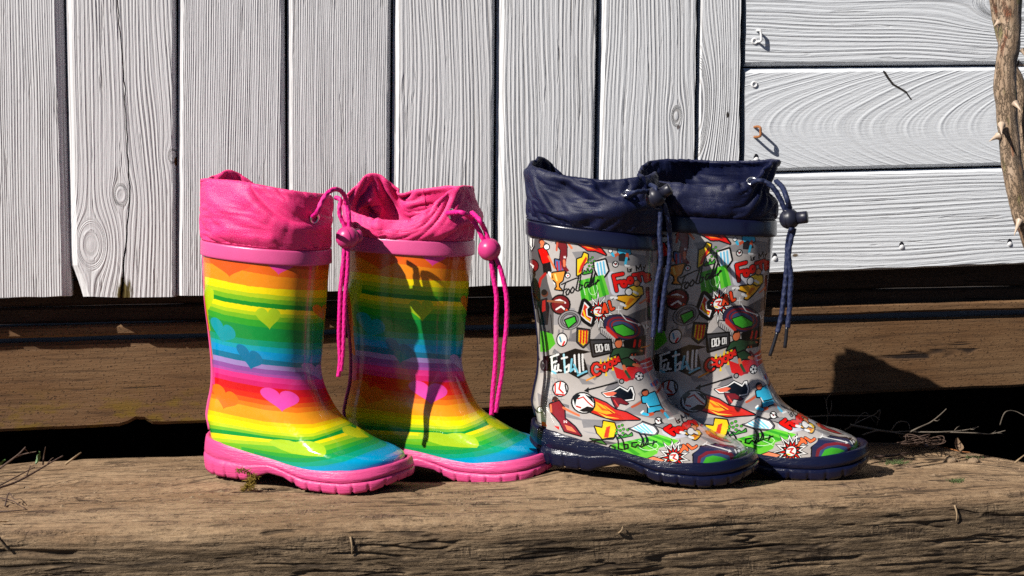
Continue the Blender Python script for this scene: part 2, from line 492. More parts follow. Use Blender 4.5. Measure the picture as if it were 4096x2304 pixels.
def edge(px0, py0, px1, py1, z_end=None, extend=None, off=0.0):
    a, b = wl(on_wall(px0, py0, off)), wl(on_wall(px1, py1, off))
    a, b = np.array([a[0], a[2]]), np.array([b[0], b[2]])
    if z_end is not None:
        b = a + (b - a) * ((z_end - a[1]) / (b[1] - a[1]))
    if extend is not None:
        b = a + (b - a) * ((extend - a[0]) / (b[0] - a[0]))
    return a, b
ZT = 0.62
MM = WALL_Y / FPX                                         # metres per photo pixel on the wall
# upright planks: (bottom px of the left and right outer edges, top px, bottom y left/right, left bevel, right bevel, material settings)
PL = [
    (-160, 282, -190, 251, 1190, 1187, 27, 30, dict(ring=.0021, seed=1.0, sway=.004, knots=())),
    (282, 704, 259, 704, 1190, 1189, 27, 15, dict(ring=.0034, seed=12.0, sway=.010, knots=((.018, .046, .013, .55), (.044, .089, .006, .6), (.088, .123, .004, .6)),
        stains=((.0905, .118, .0022, (.16, .06, .015)), (.045, .004, .008, (.10, .075, .02))))),
    (706, 1145, 712, 1139, 1184, 1170, 20, 18, dict(ring=.0019, seed=23.0, sway=.003)),
    (1150, 1557, 1150, 1567, 1166, 1156, 18, 15, dict(ring=.0018, seed=31.0, sway=.003)),
    (1567, 1976, 1575, 1984, 1156, 1144, 24, 16, dict(ring=.0036, seed=44.0, sway=.012, knots=((.092, .330, .010, .3),))),
    (1985, 2374, 1992, 2393, 1148, 1130, 28, 12, dict(ring=.0038, seed=55.0, sway=.010)),
    (2386, 2776, 2405, 2793, 1128, 1115, 20, 8, dict(ring=.0040, seed=61.0, sway=.013, knots=((.072, .150, .005, .5),), stains=((.074, .140, .0016, (.12, .10, .10)),))),
    (2784, 2952, 2801, 2970, 1115, 1110, 10, 6, dict(ring=.0027, seed=77.0, sway=.009, knots=((-.004, .16, .014, .28),), stains=((.0275, .150, .0018, (.03, .025, .02)),))),
]
TINT = [(.615, .612, .628), (.622, .616, .630), (.612, .606, .624), (.606, .600, .616), (.615, .612, .626), (.630, .634, .650), (.640, .648, .668), (.645, .655, .676)]  # left planks carry a faint purple for bounced pink light
crk_pts = np.array([(487, 1185), (495, 1050), (505, 950), (512, 850), (520, 800), (515, 700), (505, 500), (497, 300), (468, 0), (430, -400), (390, -1000)])
for i, (bl_, br_, tl_, tr_, yl, yr, bev_l, bev_r, kw) in enumerate(PL):
    el = edge(bl_, yl, tl_, 0, z_end=ZT); er = edge(br_, yr, tr_, 0, z_end=ZT)
    cr_f = None
    if i == 1:
        def cr_f(t, el=el):
            z = el[0][1] + (el[1][1] - el[0][1]) * t
            zz = [wl(on_wall(*p))[2] for p in crk_pts]; aa = [wl(on_wall(*p))[0] for p in crk_pts]
            a = np.interp(z, zz, aa); L = el[0][0] + (el[1][0] - el[0][0]) * t
            return a - L + (float(vnoise(t * 160, 1.7, 3)) - .5) * .0016, float(np.interp(z, [zz[0], zz[2], zz[6], zz[-1]], [.0011, .0007, .0005, .0004]))
    make_board('plank', el, er, plank_material('white_plank', tint=TINT[i], **kw), bl=bev_l * MM, br=bev_r * MM, crack=cr_f, corner=.010 if i == 1 else 0.0, seed=i * 7 + 1, n=90)
# two more planks to the left, past the picture's edge
for i, x0 in enumerate((-602, -1040)):
    make_board('plank', edge(x0, 1192 + 2 * i, x0 - 12, 0, z_end=ZT), edge(x0 + 425, 1192, x0 + 413, 0, z_end=ZT), plank_material('white_plank', tint=TINT[0], ring=.0026, seed=91.0 + i * 5), seed=90 + i)
# level boards on the right: left end px/py of the lower and upper outer edges
A_END = wl(on_wall(5400, 500))[0]
def hboard(x0, yb0, yb1, yt0, yt1, bev_b, bev_t, kw, seed):
    lo = edge(x0, yb0, 4096, yb1, extend=A_END, off=.003); hi = edge(x0 + 1, yt0, 4096, yt1, extend=A_END, off=.003)
    return make_board('board', lo, hi, plank_material('white_board', rough_paint=.55, **kw), bl=bev_b * MM, br=bev_t * MM, dl=.006, dr=.005, seed=seed, horizontal=True, n=80, out=-.003)
T_R = (.675, .70, .73)
boards = [
    hboard(2984, 264, 257, -150, -185, 15, 18, dict(ring=.0040, seed=101.0, sway=.010, tint=T_R, knots=((.058, .265, .020, .45),)), 41),
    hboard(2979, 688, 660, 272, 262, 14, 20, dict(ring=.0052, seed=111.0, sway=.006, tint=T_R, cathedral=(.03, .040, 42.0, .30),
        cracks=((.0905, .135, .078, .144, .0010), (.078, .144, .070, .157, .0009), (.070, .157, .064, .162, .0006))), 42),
    hboard(2974, 1101, 1058, 695, 667, 9, 16, dict(ring=.0045, seed=124.0, sway=.010, tint=T_R,
        stains=((.036, .045, .0022, (.16, .13, .09)), (.017, .050, .0020, (.16, .12, .08)), (.030, .024, .0016, (.22, .18, .13)))), 43),
    hboard(2990, -160, -195, -560, -600, 14, 18, dict(ring=.0045, seed=130.0, tint=T_R), 44),
]
# dark boarding behind the gaps, and the brown boards under the planks
def slab(name, pts_px, out, thick, m, uv_scale=1.0, nx=40, bottom=None, top_r=.002):
    """a long level board: pts_px = (xl, y top l, y bottom l, xr, y top r, y bottom r); front face lies 'out' before the wall plane"""
    xl, tl, bl, xr, tr, br = pts_px
    pts = [wl(on_wall(x, y, -out)) for x, y in ((xl, tl), (xl, bl), (xr, tr), (xr, br))]
    V, UV = [], []
    NS = 8
    for i in range(nx + 1):
        t = i / nx
        a = pts[0][0] + (pts[2][0] - pts[0][0]) * t
        zt = pts[0][2] + (pts[2][2] - pts[0][2]) * t; zb = pts[1][2] + (pts[3][2] - pts[1][2]) * t
        zb0 = zb
        zb += bottom(a) if bottom else 0
        zt += (float(fbm(a * 40, 1.3, 8)) - .5) * .0016; zb += (float(fbm(a * 50, 7.3, 9)) - .5) * .0022
        r = top_r
        for (o_, z_) in ((-thick, zt), (-r, zt), (0, zt - r), (0, zt * .67 + zb * .33), (0, zt * .33 + zb * .67), (0, zb + r), (-r, zb), (-thick, zb)):
            V.append(wpt(a, out + o_, z_)); UV.append((a + .75, z_ - zb0))
    F = []
    for i in range(nx):
        for j in range(NS - 1):
            a = i * NS + j
            F.append((a, a + 1, a + NS + 1, a + NS))
        F.append((i * NS + NS - 1, i * NS, (i + 1) * NS, (i + 1) * NS + NS - 1))
    F.append(tuple(range(NS))[::-1]); F.append(tuple(nx * NS + j for j in range(NS)))
    return mesh_obj(name, V, F, m, wall, smooth=False, uvs=UV)
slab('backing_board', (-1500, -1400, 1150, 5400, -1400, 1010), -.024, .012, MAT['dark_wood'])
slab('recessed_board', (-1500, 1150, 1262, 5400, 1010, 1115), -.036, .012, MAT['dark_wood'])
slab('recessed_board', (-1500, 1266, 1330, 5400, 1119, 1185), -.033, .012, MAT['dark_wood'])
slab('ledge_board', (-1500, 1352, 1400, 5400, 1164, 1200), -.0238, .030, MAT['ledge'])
def chip(a):
    x = (a - wl(on_wall(545, 1690))[0])
    return .007 * max(0.0, 1 - abs(x) / .014) * (1 if x < .008 else .6)
slab('base_board', (-1500, 1418, 1795, 5400, 1222, 1490), -.0300, .045, MAT['base'], bottom=chip, nx=220, top_r=.003)
# shed underside, and unseen boards added to keep light out of the gap
pts = [wl(on_wall(x, y, .0345)) for x, y in ((-1500, 1700), (5400, 1440))]
for nm, o0, o1, z0, z1 in (('floor_board', -.7, -.075, .02, .04), ('light_block_board', -.72, -.70, -.25, .04)):
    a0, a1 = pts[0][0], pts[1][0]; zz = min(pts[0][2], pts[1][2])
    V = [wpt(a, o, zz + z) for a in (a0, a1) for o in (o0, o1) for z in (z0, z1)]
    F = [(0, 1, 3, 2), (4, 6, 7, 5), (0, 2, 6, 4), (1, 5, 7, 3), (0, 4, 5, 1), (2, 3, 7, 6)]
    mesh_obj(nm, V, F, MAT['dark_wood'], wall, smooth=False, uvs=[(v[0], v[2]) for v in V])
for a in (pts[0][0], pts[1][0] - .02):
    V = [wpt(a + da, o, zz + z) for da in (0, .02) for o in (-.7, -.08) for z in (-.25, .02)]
    mesh_obj('light_block_board', V, F, MAT['dark_wood'], wall, smooth=False, uvs=[(v[0], v[2]) for v in V])

# screws, staples and nail holes in the white boards
def lathe(prof, n=20):
    V = []
    for (r, h) in prof:
        for j in range(n):
            a = 2 * math.pi * j / n
            V.append((r * math.cos(a), r * math.sin(a), h))
    F = grid_faces(len(prof), n)
    F.append(tuple(range((len(prof) - 1) * n, len(prof) * n)))
    return np.array(V), F
def wall_frame(V, px, py, out=0.0):
    c = wl(on_wall(px, py, .003)); V = np.asarray(V)
    return [wpt(c[0] + v[0], c[1] + v[2] + out, c[2] + v[1]) for v in V]
def screw(px, py, r, parent, m='white_paint'):
    V, F = lathe([(r * 1.05, -.0005), (r, .0006), (r * .8, .0011), (r * .55, .0010), (r * .45, .0001), (r * .1, -.0004)], 18)
    mesh_obj('screw', wall_frame(V, px, py), F, MAT[m], parent)
for (px, py, b) in ((3018, 165, 0), (3017, 338, 1)):
    screw(px, py, .0031, boards[b])
def hole(px, py, r, parent):
    V, F = lathe([(r * 1.1, -.0002), (r * 1.0, .0003), (r * .5, .0004), (r * .05, .0004)], 16)
    V[:, 1] = V[:, 1] * 1.1 + r * .25; V[:, 0] *= .8
    mesh_obj('screw_hole_disc', wall_frame(V, px, py), F, MAT['black_tip'], parent)  # raised black disc stands in for the shade inside the hole
    V2, F2 = lathe([(r * .95, -.001), (r * .85, .0006), (r * .45, .0012), (r * .05, .0013)], 14)
    V2[:, 0] += r * .15; V2[:, 1] -= r * .55
    mesh_obj('screw', wall_frame(V2, px, py), F2, MAT['white_paint'], parent)
for (px, py, r, b) in ((3606, 982, .0027, 2), (4038, 970, .0027, 2), (3098, 1028, .0028, 2), (3024, 632, .0028, 1)):
    hole(px, py, r, boards[b])

# ------------------------------------------------------------------ tubes
def resample(path, step):
    path = np.asarray(path, float)
    t = np.linspace(0, 1, 400)
    q = catmull(path, t)
    s = np.concatenate([[0], np.cumsum(np.linalg.norm(np.diff(q, axis=0), axis=1))])
    n = max(4, int(s[-1] / step))
    ss = np.linspace(0, s[-1], n)
    return np.stack([np.interp(ss, s, q[:, k]) for k in range(q.shape[1])], 1), ss
def tube_geo(path, r, step=.0012, sides=12, braid=0.0, taper=None, lumps=0.0, seed=0):
    p, s = resample(path, step)
    T = np.gradient(p[:, :3], axis=0); T /= np.linalg.norm(T, axis=1)[:, None]
    up = np.array([0, 0, 1.0]) if abs(T[0][2]) < .9 else np.array([1.0, 0, 0])
    V, UV = [], []
    N = np.cross(T[0], up); N /= np.linalg.norm(N)
    th = np.arange(sides) / sides * 2 * math.pi
    for i in range(len(p)):
        N = N - T[i] * (N @ T[i]); N /= np.linalg.norm(N)
        B = np.cross(T[i], N)
        rr = (p[i, 3] if p.shape[1] > 3 else r) * np.ones(sides)
        if taper: rr = rr * taper(s[i] / s[-1])
        if braid:
            k = 2 * math.pi * s[i] / (r * 3.6)
            rr = rr * (1 + braid * (np.maximum(np.cos(th * 3 + k), np.cos(th * 3 - k + 1.0)) - .55))
        if lumps:
            rr = rr * (1 + lumps * (fbm(s[i] * 90 + th * 0, th * .9 + 3, seed) - .5))
        for j in range(sides):
            V.append(p[i, :3] + rr[j] * (N * math.cos(th[j]) + B * math.sin(th[j]))); UV.append((j / sides, s[i]))
    F = grid_faces(len(p), sides, flip=True)
    F.append(tuple(range(sides))); F.append(tuple((len(p) - 1) * sides + j for j in range(sides))[::-1])
    return V, F, UV
def tube(name, path, r, m, parent=None, **kw):
    V, F, UV = tube_geo(path, r, **kw)
    off = np.array(parent.matrix_world.translation) if parent is not None else 0
    return mesh_obj(name, [np.array(v) - off for v in V], F, m, parent, uvs=UV)
def join_geo(parts):
    V, F, UV = [], [], []
    for (v, f, u) in parts:
        b = len(V); V += [np.array(x) for x in v]; UV += list(u); F += [tuple(i + b for i in q) for q in f]
    return V, F, UV

# rusty staple on the middle board, and the painted one on the upper board
for (px0, py0, px1, py1, out, m, b) in ((3026, 508, 3026, 548, .0075, 'rust', 1), (3036, 122, 3038, 166, .0012, 'white_paint', 0)):
    a, c = wl(on_wall(px0, py0)), wl(on_wall(px1, py1))
    P_ = [wpt(a[0] - .001, -.003, a[2]), wpt(a[0], out * .6, a[2] + .0002), wpt(a[0] + .0012, out, a[2] - .001), wpt((a[0] + c[0]) / 2 + .0014, out, (a[2] + c[2]) / 2), wpt(c[0] + .0012, out, c[2] + .001), wpt(c[0], out * .6, c[2]), wpt(c[0] - .001, -.003, c[2])]
    V, F, UV = tube_geo(P_, .0012, step=.0006, sides=8)
    mesh_obj('staple', V, F, MAT[m], boards[b], uvs=UV)

# ------------------------------------------------------------------ the sleeper beam that the boots stand on
def beam_z(X, Y):
    z = -.06 * (Y - 1.19) - .003
    for hx, hy, hz, rx, ry in HEELS:
        z = z + hz * np.exp(-((X - hx) / rx) ** 2 - ((Y - hy) / ry) ** 2)
    return z
HEELS = ((-.215, 1.178, .0062, .045, .04), (.045, 1.192, .0092, .045, .04), (-.045, 1.222, -.0062, .085, .034), (.205, 1.232, -.0062, .085, .034))
def on_top(px, py):
    d = ray(px, py)                                       # meets z = -.06 (Y - 1.19) - .003
    return CAM + d * (-(CAM_H - .06 * 1.19 + .003) / (d[2] + .06 * d[1]))
BACK = np.array([on_top(*q) for q in ((-900, 1905), (-400, 1880), (0, 1862), (140, 1846), (400, 1836), (800, 1824), (2000, 1795), (3400, 1768), (3640, 1772), (3900, 1814), (4096, 1850), (4600, 1880), (5200, 1890))])
FRONT = np.array([on_top(*q) for q in ((-900, 2150), (0, 2122), (900, 2100), (2000, 2068), (3000, 2010), (4096, 1958), (5200, 1900))])
def back_y(X):
    return np.interp(X, BACK[:, 0], BACK[:, 1]) + (fbm(X * 30, 4.4, 3) - .5) * .006
def front_y(X):
    return np.interp(X, FRONT[:, 0], FRONT[:, 1]) - .010
NXB, NCB = 860, 230
Xs = np.linspace(-.85, .85, NXB)
V = np.zeros((NXB, NCB, 3)); UV = np.zeros((NXB, NCB, 2))
yb, yf = back_y(Xs), front_y(Xs)
cc = np.concatenate([np.linspace(-.10, 0, 10, endpoint=False), np.linspace(0, 1, 90, endpoint=False), np.linspace(1, 1.5, 112, endpoint=False), np.linspace(1.5, 2, 18)])
RAD = .012
for j, c in enumerate(cc):
    if c < 0:                                             # back face
        V[:, j, 0] = Xs; V[:, j, 1] = yb + .002; V[:, j, 2] = beam_z(Xs, yb) + c * 1.5 - .003
        UV[:, j, 1] = c
    elif c < 1:                                           # top
        Y = yb + (yf + RAD - yb) * c
        V[:, j, 0] = Xs; V[:, j, 1] = Y; V[:, j, 2] = beam_z(Xs, Y)
        UV[:, j, 1] = .2 * c
    else:
        q = (c - 1)
        arc = RAD * math.pi / 2; tot = arc + .14
        s_ = q * tot
        if s_ < arc:
            an = s_ / RAD
            y_, z_ = yf + RAD - RAD * math.sin(an), -RAD * (1 - math.cos(an))
        else:
            y_, z_ = yf + (s_ - arc) * .03, -RAD - (s_ - arc)
        V[:, j, 0] = Xs; V[:, j, 1] = y_; V[:, j, 2] = beam_z(Xs, yf + RAD) + z_
        UV[:, j, 1] = .2 + s_
    UV[:, j, 0] = Xs + .9
XX, CC = np.meshgrid(Xs, UV[0, :, 1], indexing='ij')
warp = (fbm(XX * 6, CC * 14, 31) - .5) * .012
d1 = fbm(XX * 9, (CC + warp) * 160, 41, 3)
groove = np.clip(1 - np.abs(d1 - .5) / .045, 0, 1) * sstep(.45, .6, fbm(XX * 14, CC * 60, 51, 3))
lump = (fbm(XX * 12, CC * 30, 61, 4) - .5)
front_w = sstep(.20, .215, CC)
d2 = fbm(XX * 3.2 + 4, (CC + warp * 1.3 - XX * .012) * 62, 91, 2)
g2 = np.clip(1 - np.abs(d2 - .5) / .040, 0, 1) * sstep(.50, .58, fbm(XX * 6, CC * 40, 97, 2))
rid = fbm(XX * 16, (CC + warp) * 210, 93, 3)
disp = .0038 * lump + .0011 * (fbm(XX * 30, CC * 420, 71, 3) - .5) - .0022 * groove
disp = disp + front_w * (.0013 * (np.abs(2 * rid - 1) - .3) - .0026 * g2)
edge_w = np.exp(-((CC - .205) / .022) ** 2)
disp = disp + edge_w * (.007 * (fbm(XX * 11, CC * 10, 81, 4) - .5))
top_w = (1 - sstep(.185, .225, CC))
on_top = (CC >= 0) & (CC < .19)
disp = np.where(on_top, disp * .75, disp)
V[:, :, 2] += disp * top_w
V[:, :, 1] -= disp * (1 - top_w) * 1.1
idx = lambda i, j: i * NCB + j
F = [(idx(i, j), idx(i, j + 1), idx(i + 1, j + 1), idx(i + 1, j)) for i in range(NXB - 1) for j in range(NCB - 1)]
F.append(tuple(idx(0, j) for j in range(NCB))[::-1]); F.append(tuple(idx(NXB - 1, j) for j in range(NCB)))
BEAM_O = np.array([0.0, 1.15, -.145])
beam = mesh_obj('timber_sleeper', V.reshape(-1, 3) - BEAM_O, F, MAT['beam'], uvs=UV.reshape(-1, 2))
beam.location = tuple(BEAM_O)
tag(beam, 'thick weathered brown timber sleeper that the four rain boots stand on', 'beam')

# ------------------------------------------------------------------ boots: shape
ROWS = np.array([
    (.0009, .1769, .1009, .1730, .0417, 0), (.0024, .1403, .0970, .1286, .0415, 0), (.0053, .1107, .0952, .1013, .0372, 0),
    (.0065, .0878, .0947, .0853, .0332, .12), (.0053, .0688, .1005, .0681, .0308, .34), (.0019, .0540, .1127, .0495, .0328, .60),
    (-.0001, .0438, .1339, .0371, .0348, .83), (.0012, .0382, .1497, .0304, .0366, .96), (.0024, .0324, .1606, .0278, .0380, 1),
    (.0034, .0262, .1668, .0233, .0388, 1), (.0050, .0120, .1650, .0110, .0385, 1)])
SOLE_L, SOLE_W = .1775, .0400
GS = np.array([0, .02, .06, .15, .3, .45, .6, .72, .84, .92, .97, .99, 1]); GG = np.array([0, .36, .60, .80, .85, .84, .92, 1, .95, .79, .54, .32, 0])
_t = np.linspace(0, math.pi, 721); _g = np.interp((1 - np.cos(_t)) / 2, GS, GG)
_g3 = np.concatenate([-_g[60:0:-1], _g, -_g[-2:-62:-1]])
for _ in range(3): _g3[20:-20] = np.convolve(_g3, np.ones(41) / 41, 'valid')
_gs = _g3[60:60 + 721]
gfoot = lambda s: np.interp(np.arccos(np.clip(1 - 2 * np.asarray(s, float), -1, 1)), _t, _gs)
se = lambda v: np.sign(v) * np.abs(v) ** (2 / 2.4)
NR, NS = 130, 144
PHI = np.linspace(math.pi / 2, math.pi * 2.5, NS + 1)
def ring_xyz(row, side, grow=0.0, dz=0.0, phi=PHI):
    xb, zb, xf, zf, w, b = row
    c, s = np.cos(phi), np.sin(phi)
    b = min(max(b, 0), 1)
    m, a = (xb + xf) / 2, (xf - xb) / 2
    x = m + a * ((1 - b) * se(c) + b * c)
    y = w * ((1 - b) * se(s) + b * np.sign(s) * gfoot((1 + c) / 2))
    tt = (x - xb) / (xf - xb)
    y = y + side * b * .006 * np.clip((tt - .4) / .6, 0, 1) ** 2
    z = zb + (zf - zb) * tt + dz
    if np.any(grow):
        k = np.hypot((x - m), y); x = x + (x - m) / k * grow; y = y + y / k * grow
    return np.stack([x, y, z], -1)

class Boot:
    def __init__(s, pose, side, k, name, label, group):
        s.x0, s.y0, s.hd, s.S, s.tx, s.tz = pose
        s.x0 *= k; s.y0 *= k; s.S *= k; zup = CAM_H * (1 - k)     # the same view from a little nearer or farther
        s.side, s.zup = side, zup
        s.root = empty(name, (s.x0, s.y0, zup), s.hd)
        tag(s.root, label, 'rain boot', group)
        ch, sh = math.cos(s.hd), math.sin(s.hd)
        s.R = np.array([[ch, -sh, 0], [sh, ch, 0], [0, 0, 1]])
        s.T = np.array([s.x0, s.y0, zup])
        bpy.context.view_layer.update()
    def loc(s, p):                                        # model shape -> boot coordinates (size and lean of this one boot)
        p = np.asarray(p, float) * s.S
        q = p.copy()
        q[..., 0] = p[..., 0] + s.tx * p[..., 2]
        q[..., 2] = p[..., 2] - s.tz * (p[..., 0] - .13)
        return q
    def world(s, q): return np.asarray(q) @ s.R.T + s.T
    def unworld(s, w): return (np.asarray(w) - s.T) @ s.R
    def obj(s, name, V, F, m, uvs=None, parent=None, smooth=True):
        return mesh_obj(name, V, F, m, parent or s.root, smooth, uvs)

class Caster:
    """looks up where a point of the photograph lies on a (rows x columns) sheet, as (column, row) fractions"""
    def __init__(s, W, nr, nc):
        s.W, s.nr, s.nc = W, nr, nc
        tris = []
        for i in range(nr - 1):
            for j in range(nc - 1):
                a = i * nc + j
                tris += [(a, a + 1, a + nc + 1), (a, a + nc + 1, a + nc)]
        s.tris = tris
        s.bvh = BVHTree.FromPolygons([tuple(v) for v in W], tris)
    def hit(s, px, py):
        d = ray(px, py); d = d / np.linalg.norm(d)
        h = s.bvh.ray_cast(Vector(CAM), Vector(d))
        if h[0] is None: return None
        p = np.array(h[0]); t = s.tris[h[2]]
        A, B, C = (s.W[k] for k in t)
        M = np.stack([B - A, C - A], 1); w, *_ = np.linalg.lstsq(M, p - A, rcond=None)
        f = lambda k: np.array([(k % s.nc) / (s.nc - 1), (k // s.nc) / (s.nr - 1)])
        return f(t[0]) * (1 - w[0] - w[1]) + f(t[1]) * w[0] + f(t[2]) * w[1], p, np.array(h[1])
    def uv(s, px, py, towards=None):
        for k in range(14):
            h = s.hit(px, py)
            if h is not None and .16 < h[0][0] < .91: return h[0]
            if towards is None: return None
            px, py = px + (towards[0] - px) * .08, py + (towards[1] - py) * .08
        return None

# ------------------------------------------------------------------ prints on the boots (flat colour, with cord shadow in one shard)
TEX = 1536
class Print:
    def __init__(s, caster, base):
        s.c = caster; s.im = np.zeros((TEX, TEX, 3), np.float32); s.im[:] = np.array(base) / 255.0
    def fill_uv(s, pts, colr):
        p = np.asarray(pts) * TEX
        x0, x1 = int(max(0, p[:, 0].min())), int(min(TEX - 1, p[:, 0].max() + 1))
        y0, y1 = int(max(0, p[:, 1].min())), int(min(TEX - 1, p[:, 1].max() + 1))
        if x1 < x0 or y1 < y0: return
        X, Y = np.meshgrid(np.arange(x0, x1 + 1) + .5, np.arange(y0, y1 + 1) + .5)
        ins = np.zeros(X.shape, bool)
        q = np.roll(p, -1, 0)
        for (ax, ay), (bx, by) in zip(p, q):
            if ay == by: continue
            cr_ = ((ay > Y) != (by > Y)) & (X < (bx - ax) * (Y - ay) / (by - ay) + ax)
            ins ^= cr_
        s.im[y0:y1 + 1, x0:x1 + 1][ins] = np.array(colr) / 255.0
    def poly(s, pts, colr, line=0, lc=(12, 12, 14)):
        pts = np.asarray(pts, float)
        cen = pts.mean(0)
        d = []
        for a, b in zip(pts, np.roll(pts, -1, 0)):
            n = max(1, int(np.hypot(*(b - a)) / 14))
            for k in range(n): d.append(a + (b - a) * k / n)
        if line: s.stroke(list(pts) + [pts[0]], lc, line * 3.4)
        uv = [s.c.uv(*q, towards=cen) for q in d]
        uv = [q for q in uv if q is not None]
        if len(uv) > 2: s.fill_uv(uv, colr)
    def quadpx(s, q, colr):
        cen = np.mean(q, 0)
        uv = [s.c.uv(*p, towards=cen) for p in q]
        uv = [p for p in uv if p is not None]
        if len(uv) > 2: s.fill_uv(uv, colr)
    def stroke(s, pts, colr, w, joint=True):
        pts = [np.asarray(p, float) for p in pts]
        for a, b in zip(pts[:-1], pts[1:]):
            L = np.hypot(*(b - a))
            if L < 1e-6: continue
            n = max(1, int(L / 40)); t = (b - a) / L; nn = np.array([-t[1], t[0]]) * w / 2
            for k in range(n):
                p, q = a + (b - a) * k / n, a + (b - a) * (k + 1) / n
                s.quadpx([p + nn, q + nn, q - nn, p - nn], colr)
        if joint:
            for p in pts: s.disc(p, w / 2, colr, 8)
    def disc(s, c, r, colr, n=14, ry=None, line=0, rot=0.0):
        a = np.arange(n) / n * 2 * math.pi; ry = ry or r
        P_ = np.stack([np.cos(a) * r, np.sin(a) * ry], 1)
        cs, sn = math.cos(rot), math.sin(rot)
        P_ = P_ @ np.array([[cs, sn], [-sn, cs]])
        if line:
            k = 1 + 1.3 * line / max(r, ry)
            s.quadpx([np.asarray(c) + q * k for q in P_], (12, 12, 14))
        s.quadpx([np.asarray(c) + q for q in P_], colr)
    def image(s, name):
        im = bpy.data.images.new(name, TEX, TEX)
        px = np.ones((TEX, TEX, 4), np.float32); px[..., :3] = s.im      # row 0 of the image is v = 0
        im.pixels.foreach_set(px.ravel()); im.update(); im.pack()
        return im
def heart(l, r, tip, n=40):
    """outline of a heart from its two lobe tops and its tip"""
    t = np.linspace(0, 2 * math.pi, n, endpoint=False)
    x = 16 * np.sin(t) ** 3 / 16; y = (13 * np.cos(t) - 5 * np.cos(2 * t) - 2 * np.cos(3 * t) - np.cos(4 * t))
    l, r, tip = map(lambda q: np.asarray(q, float), (l, r, tip))
    mid = (l + r) / 2; ex = (r - l) / 2 / .52; ey = (mid - tip) / (11.9 + 17)
    return [mid + ex * a + ey * (b - 11.9) for a, b in zip(x, y)]

def upper_geo(bt):
    R = catmull(ROWS, np.linspace(0, 1, NR))
    return bt.loc(np.stack([ring_xyz(r, bt.side) for r in R])).reshape(-1, 3)
def gloss_print(name, image, gain, rough=.17):
    k = Nodes(name)
    n = k.n('ShaderNodeTexImage'); n.image = image; n.extension = 'EXTEND'
    u = k.n('ShaderNodeUVMap'); k.t.links.new(u.outputs[0], n.inputs[0])
    x, y, z = k.objco()
    fine = k.noise(k.vec(k.mul(x, 1.0), k.mul(y, 1.0), k.mul(z, 1.0)), 420, 2)
    broad = k.noise(k.vec(x, y, z), 55, 2)
    hsv = k.n('ShaderNodeMix'); hsv.data_type = 'RGBA'; hsv.blend_type = 'MULTIPLY'
    hsv.inputs[0].default_value = 1.0
    k.t.links.new(n.outputs[0], hsv.inputs[6]); k.put(hsv.inputs[7], k.mix(fine, (gain * .93,) * 3, (gain * 1.06,) * 3))
    k.set(Base_Color=hsv.outputs[2], Roughness=k.ramp(fine, .35, .7, rough * .8, rough * 1.5))
    k.b.inputs['Specular IOR Level'].default_value = .5
    k.b.inputs['Coat Weight'].default_value = .35
    k.b.inputs['Coat Roughness'].default_value = .07
    k.bump(k.add(k.mul(fine, .10), broad), .0004, 1.0)
    return k.m

G_PINK, G_NAVY = 'pair of rainbow heart rain boots', 'pair of football print rain boots'
near_pink = Boot((-.2422, 1.2031, -.3814, .9874, .009, .0437), 1, .990, 'rain_boot',
    'rainbow striped heart rain boot with pink sole, leftmost boot standing nearest the wall end', G_PINK)
far_pink = Boot((-.1369, 1.2324, -.2757, 1.0231, .0172, .0145), -1, 1.015, 'rain_boot',
    'rainbow striped heart rain boot crossed by a dark cord shadow, standing behind its pink pair', G_PINK)
near_navy = Boot((.0193, 1.2247, -.2821, 1.0429, -.027, .075), 1, .990, 'rain_boot',
    'grey football print rain boot with navy sole, the one standing in front of its pair', G_NAVY)
far_navy = Boot((.0987, 1.2394, -.1595, 1.1104, .0217, .019), -1, 1.015, 'rain_boot',
    'grey football print rain boot with navy sole, rightmost boot half shaded by its pair', G_NAVY)
near_pink.root['label'] = 'rainbow striped heart rain boot in full sun, the leftmost boot on the timber'

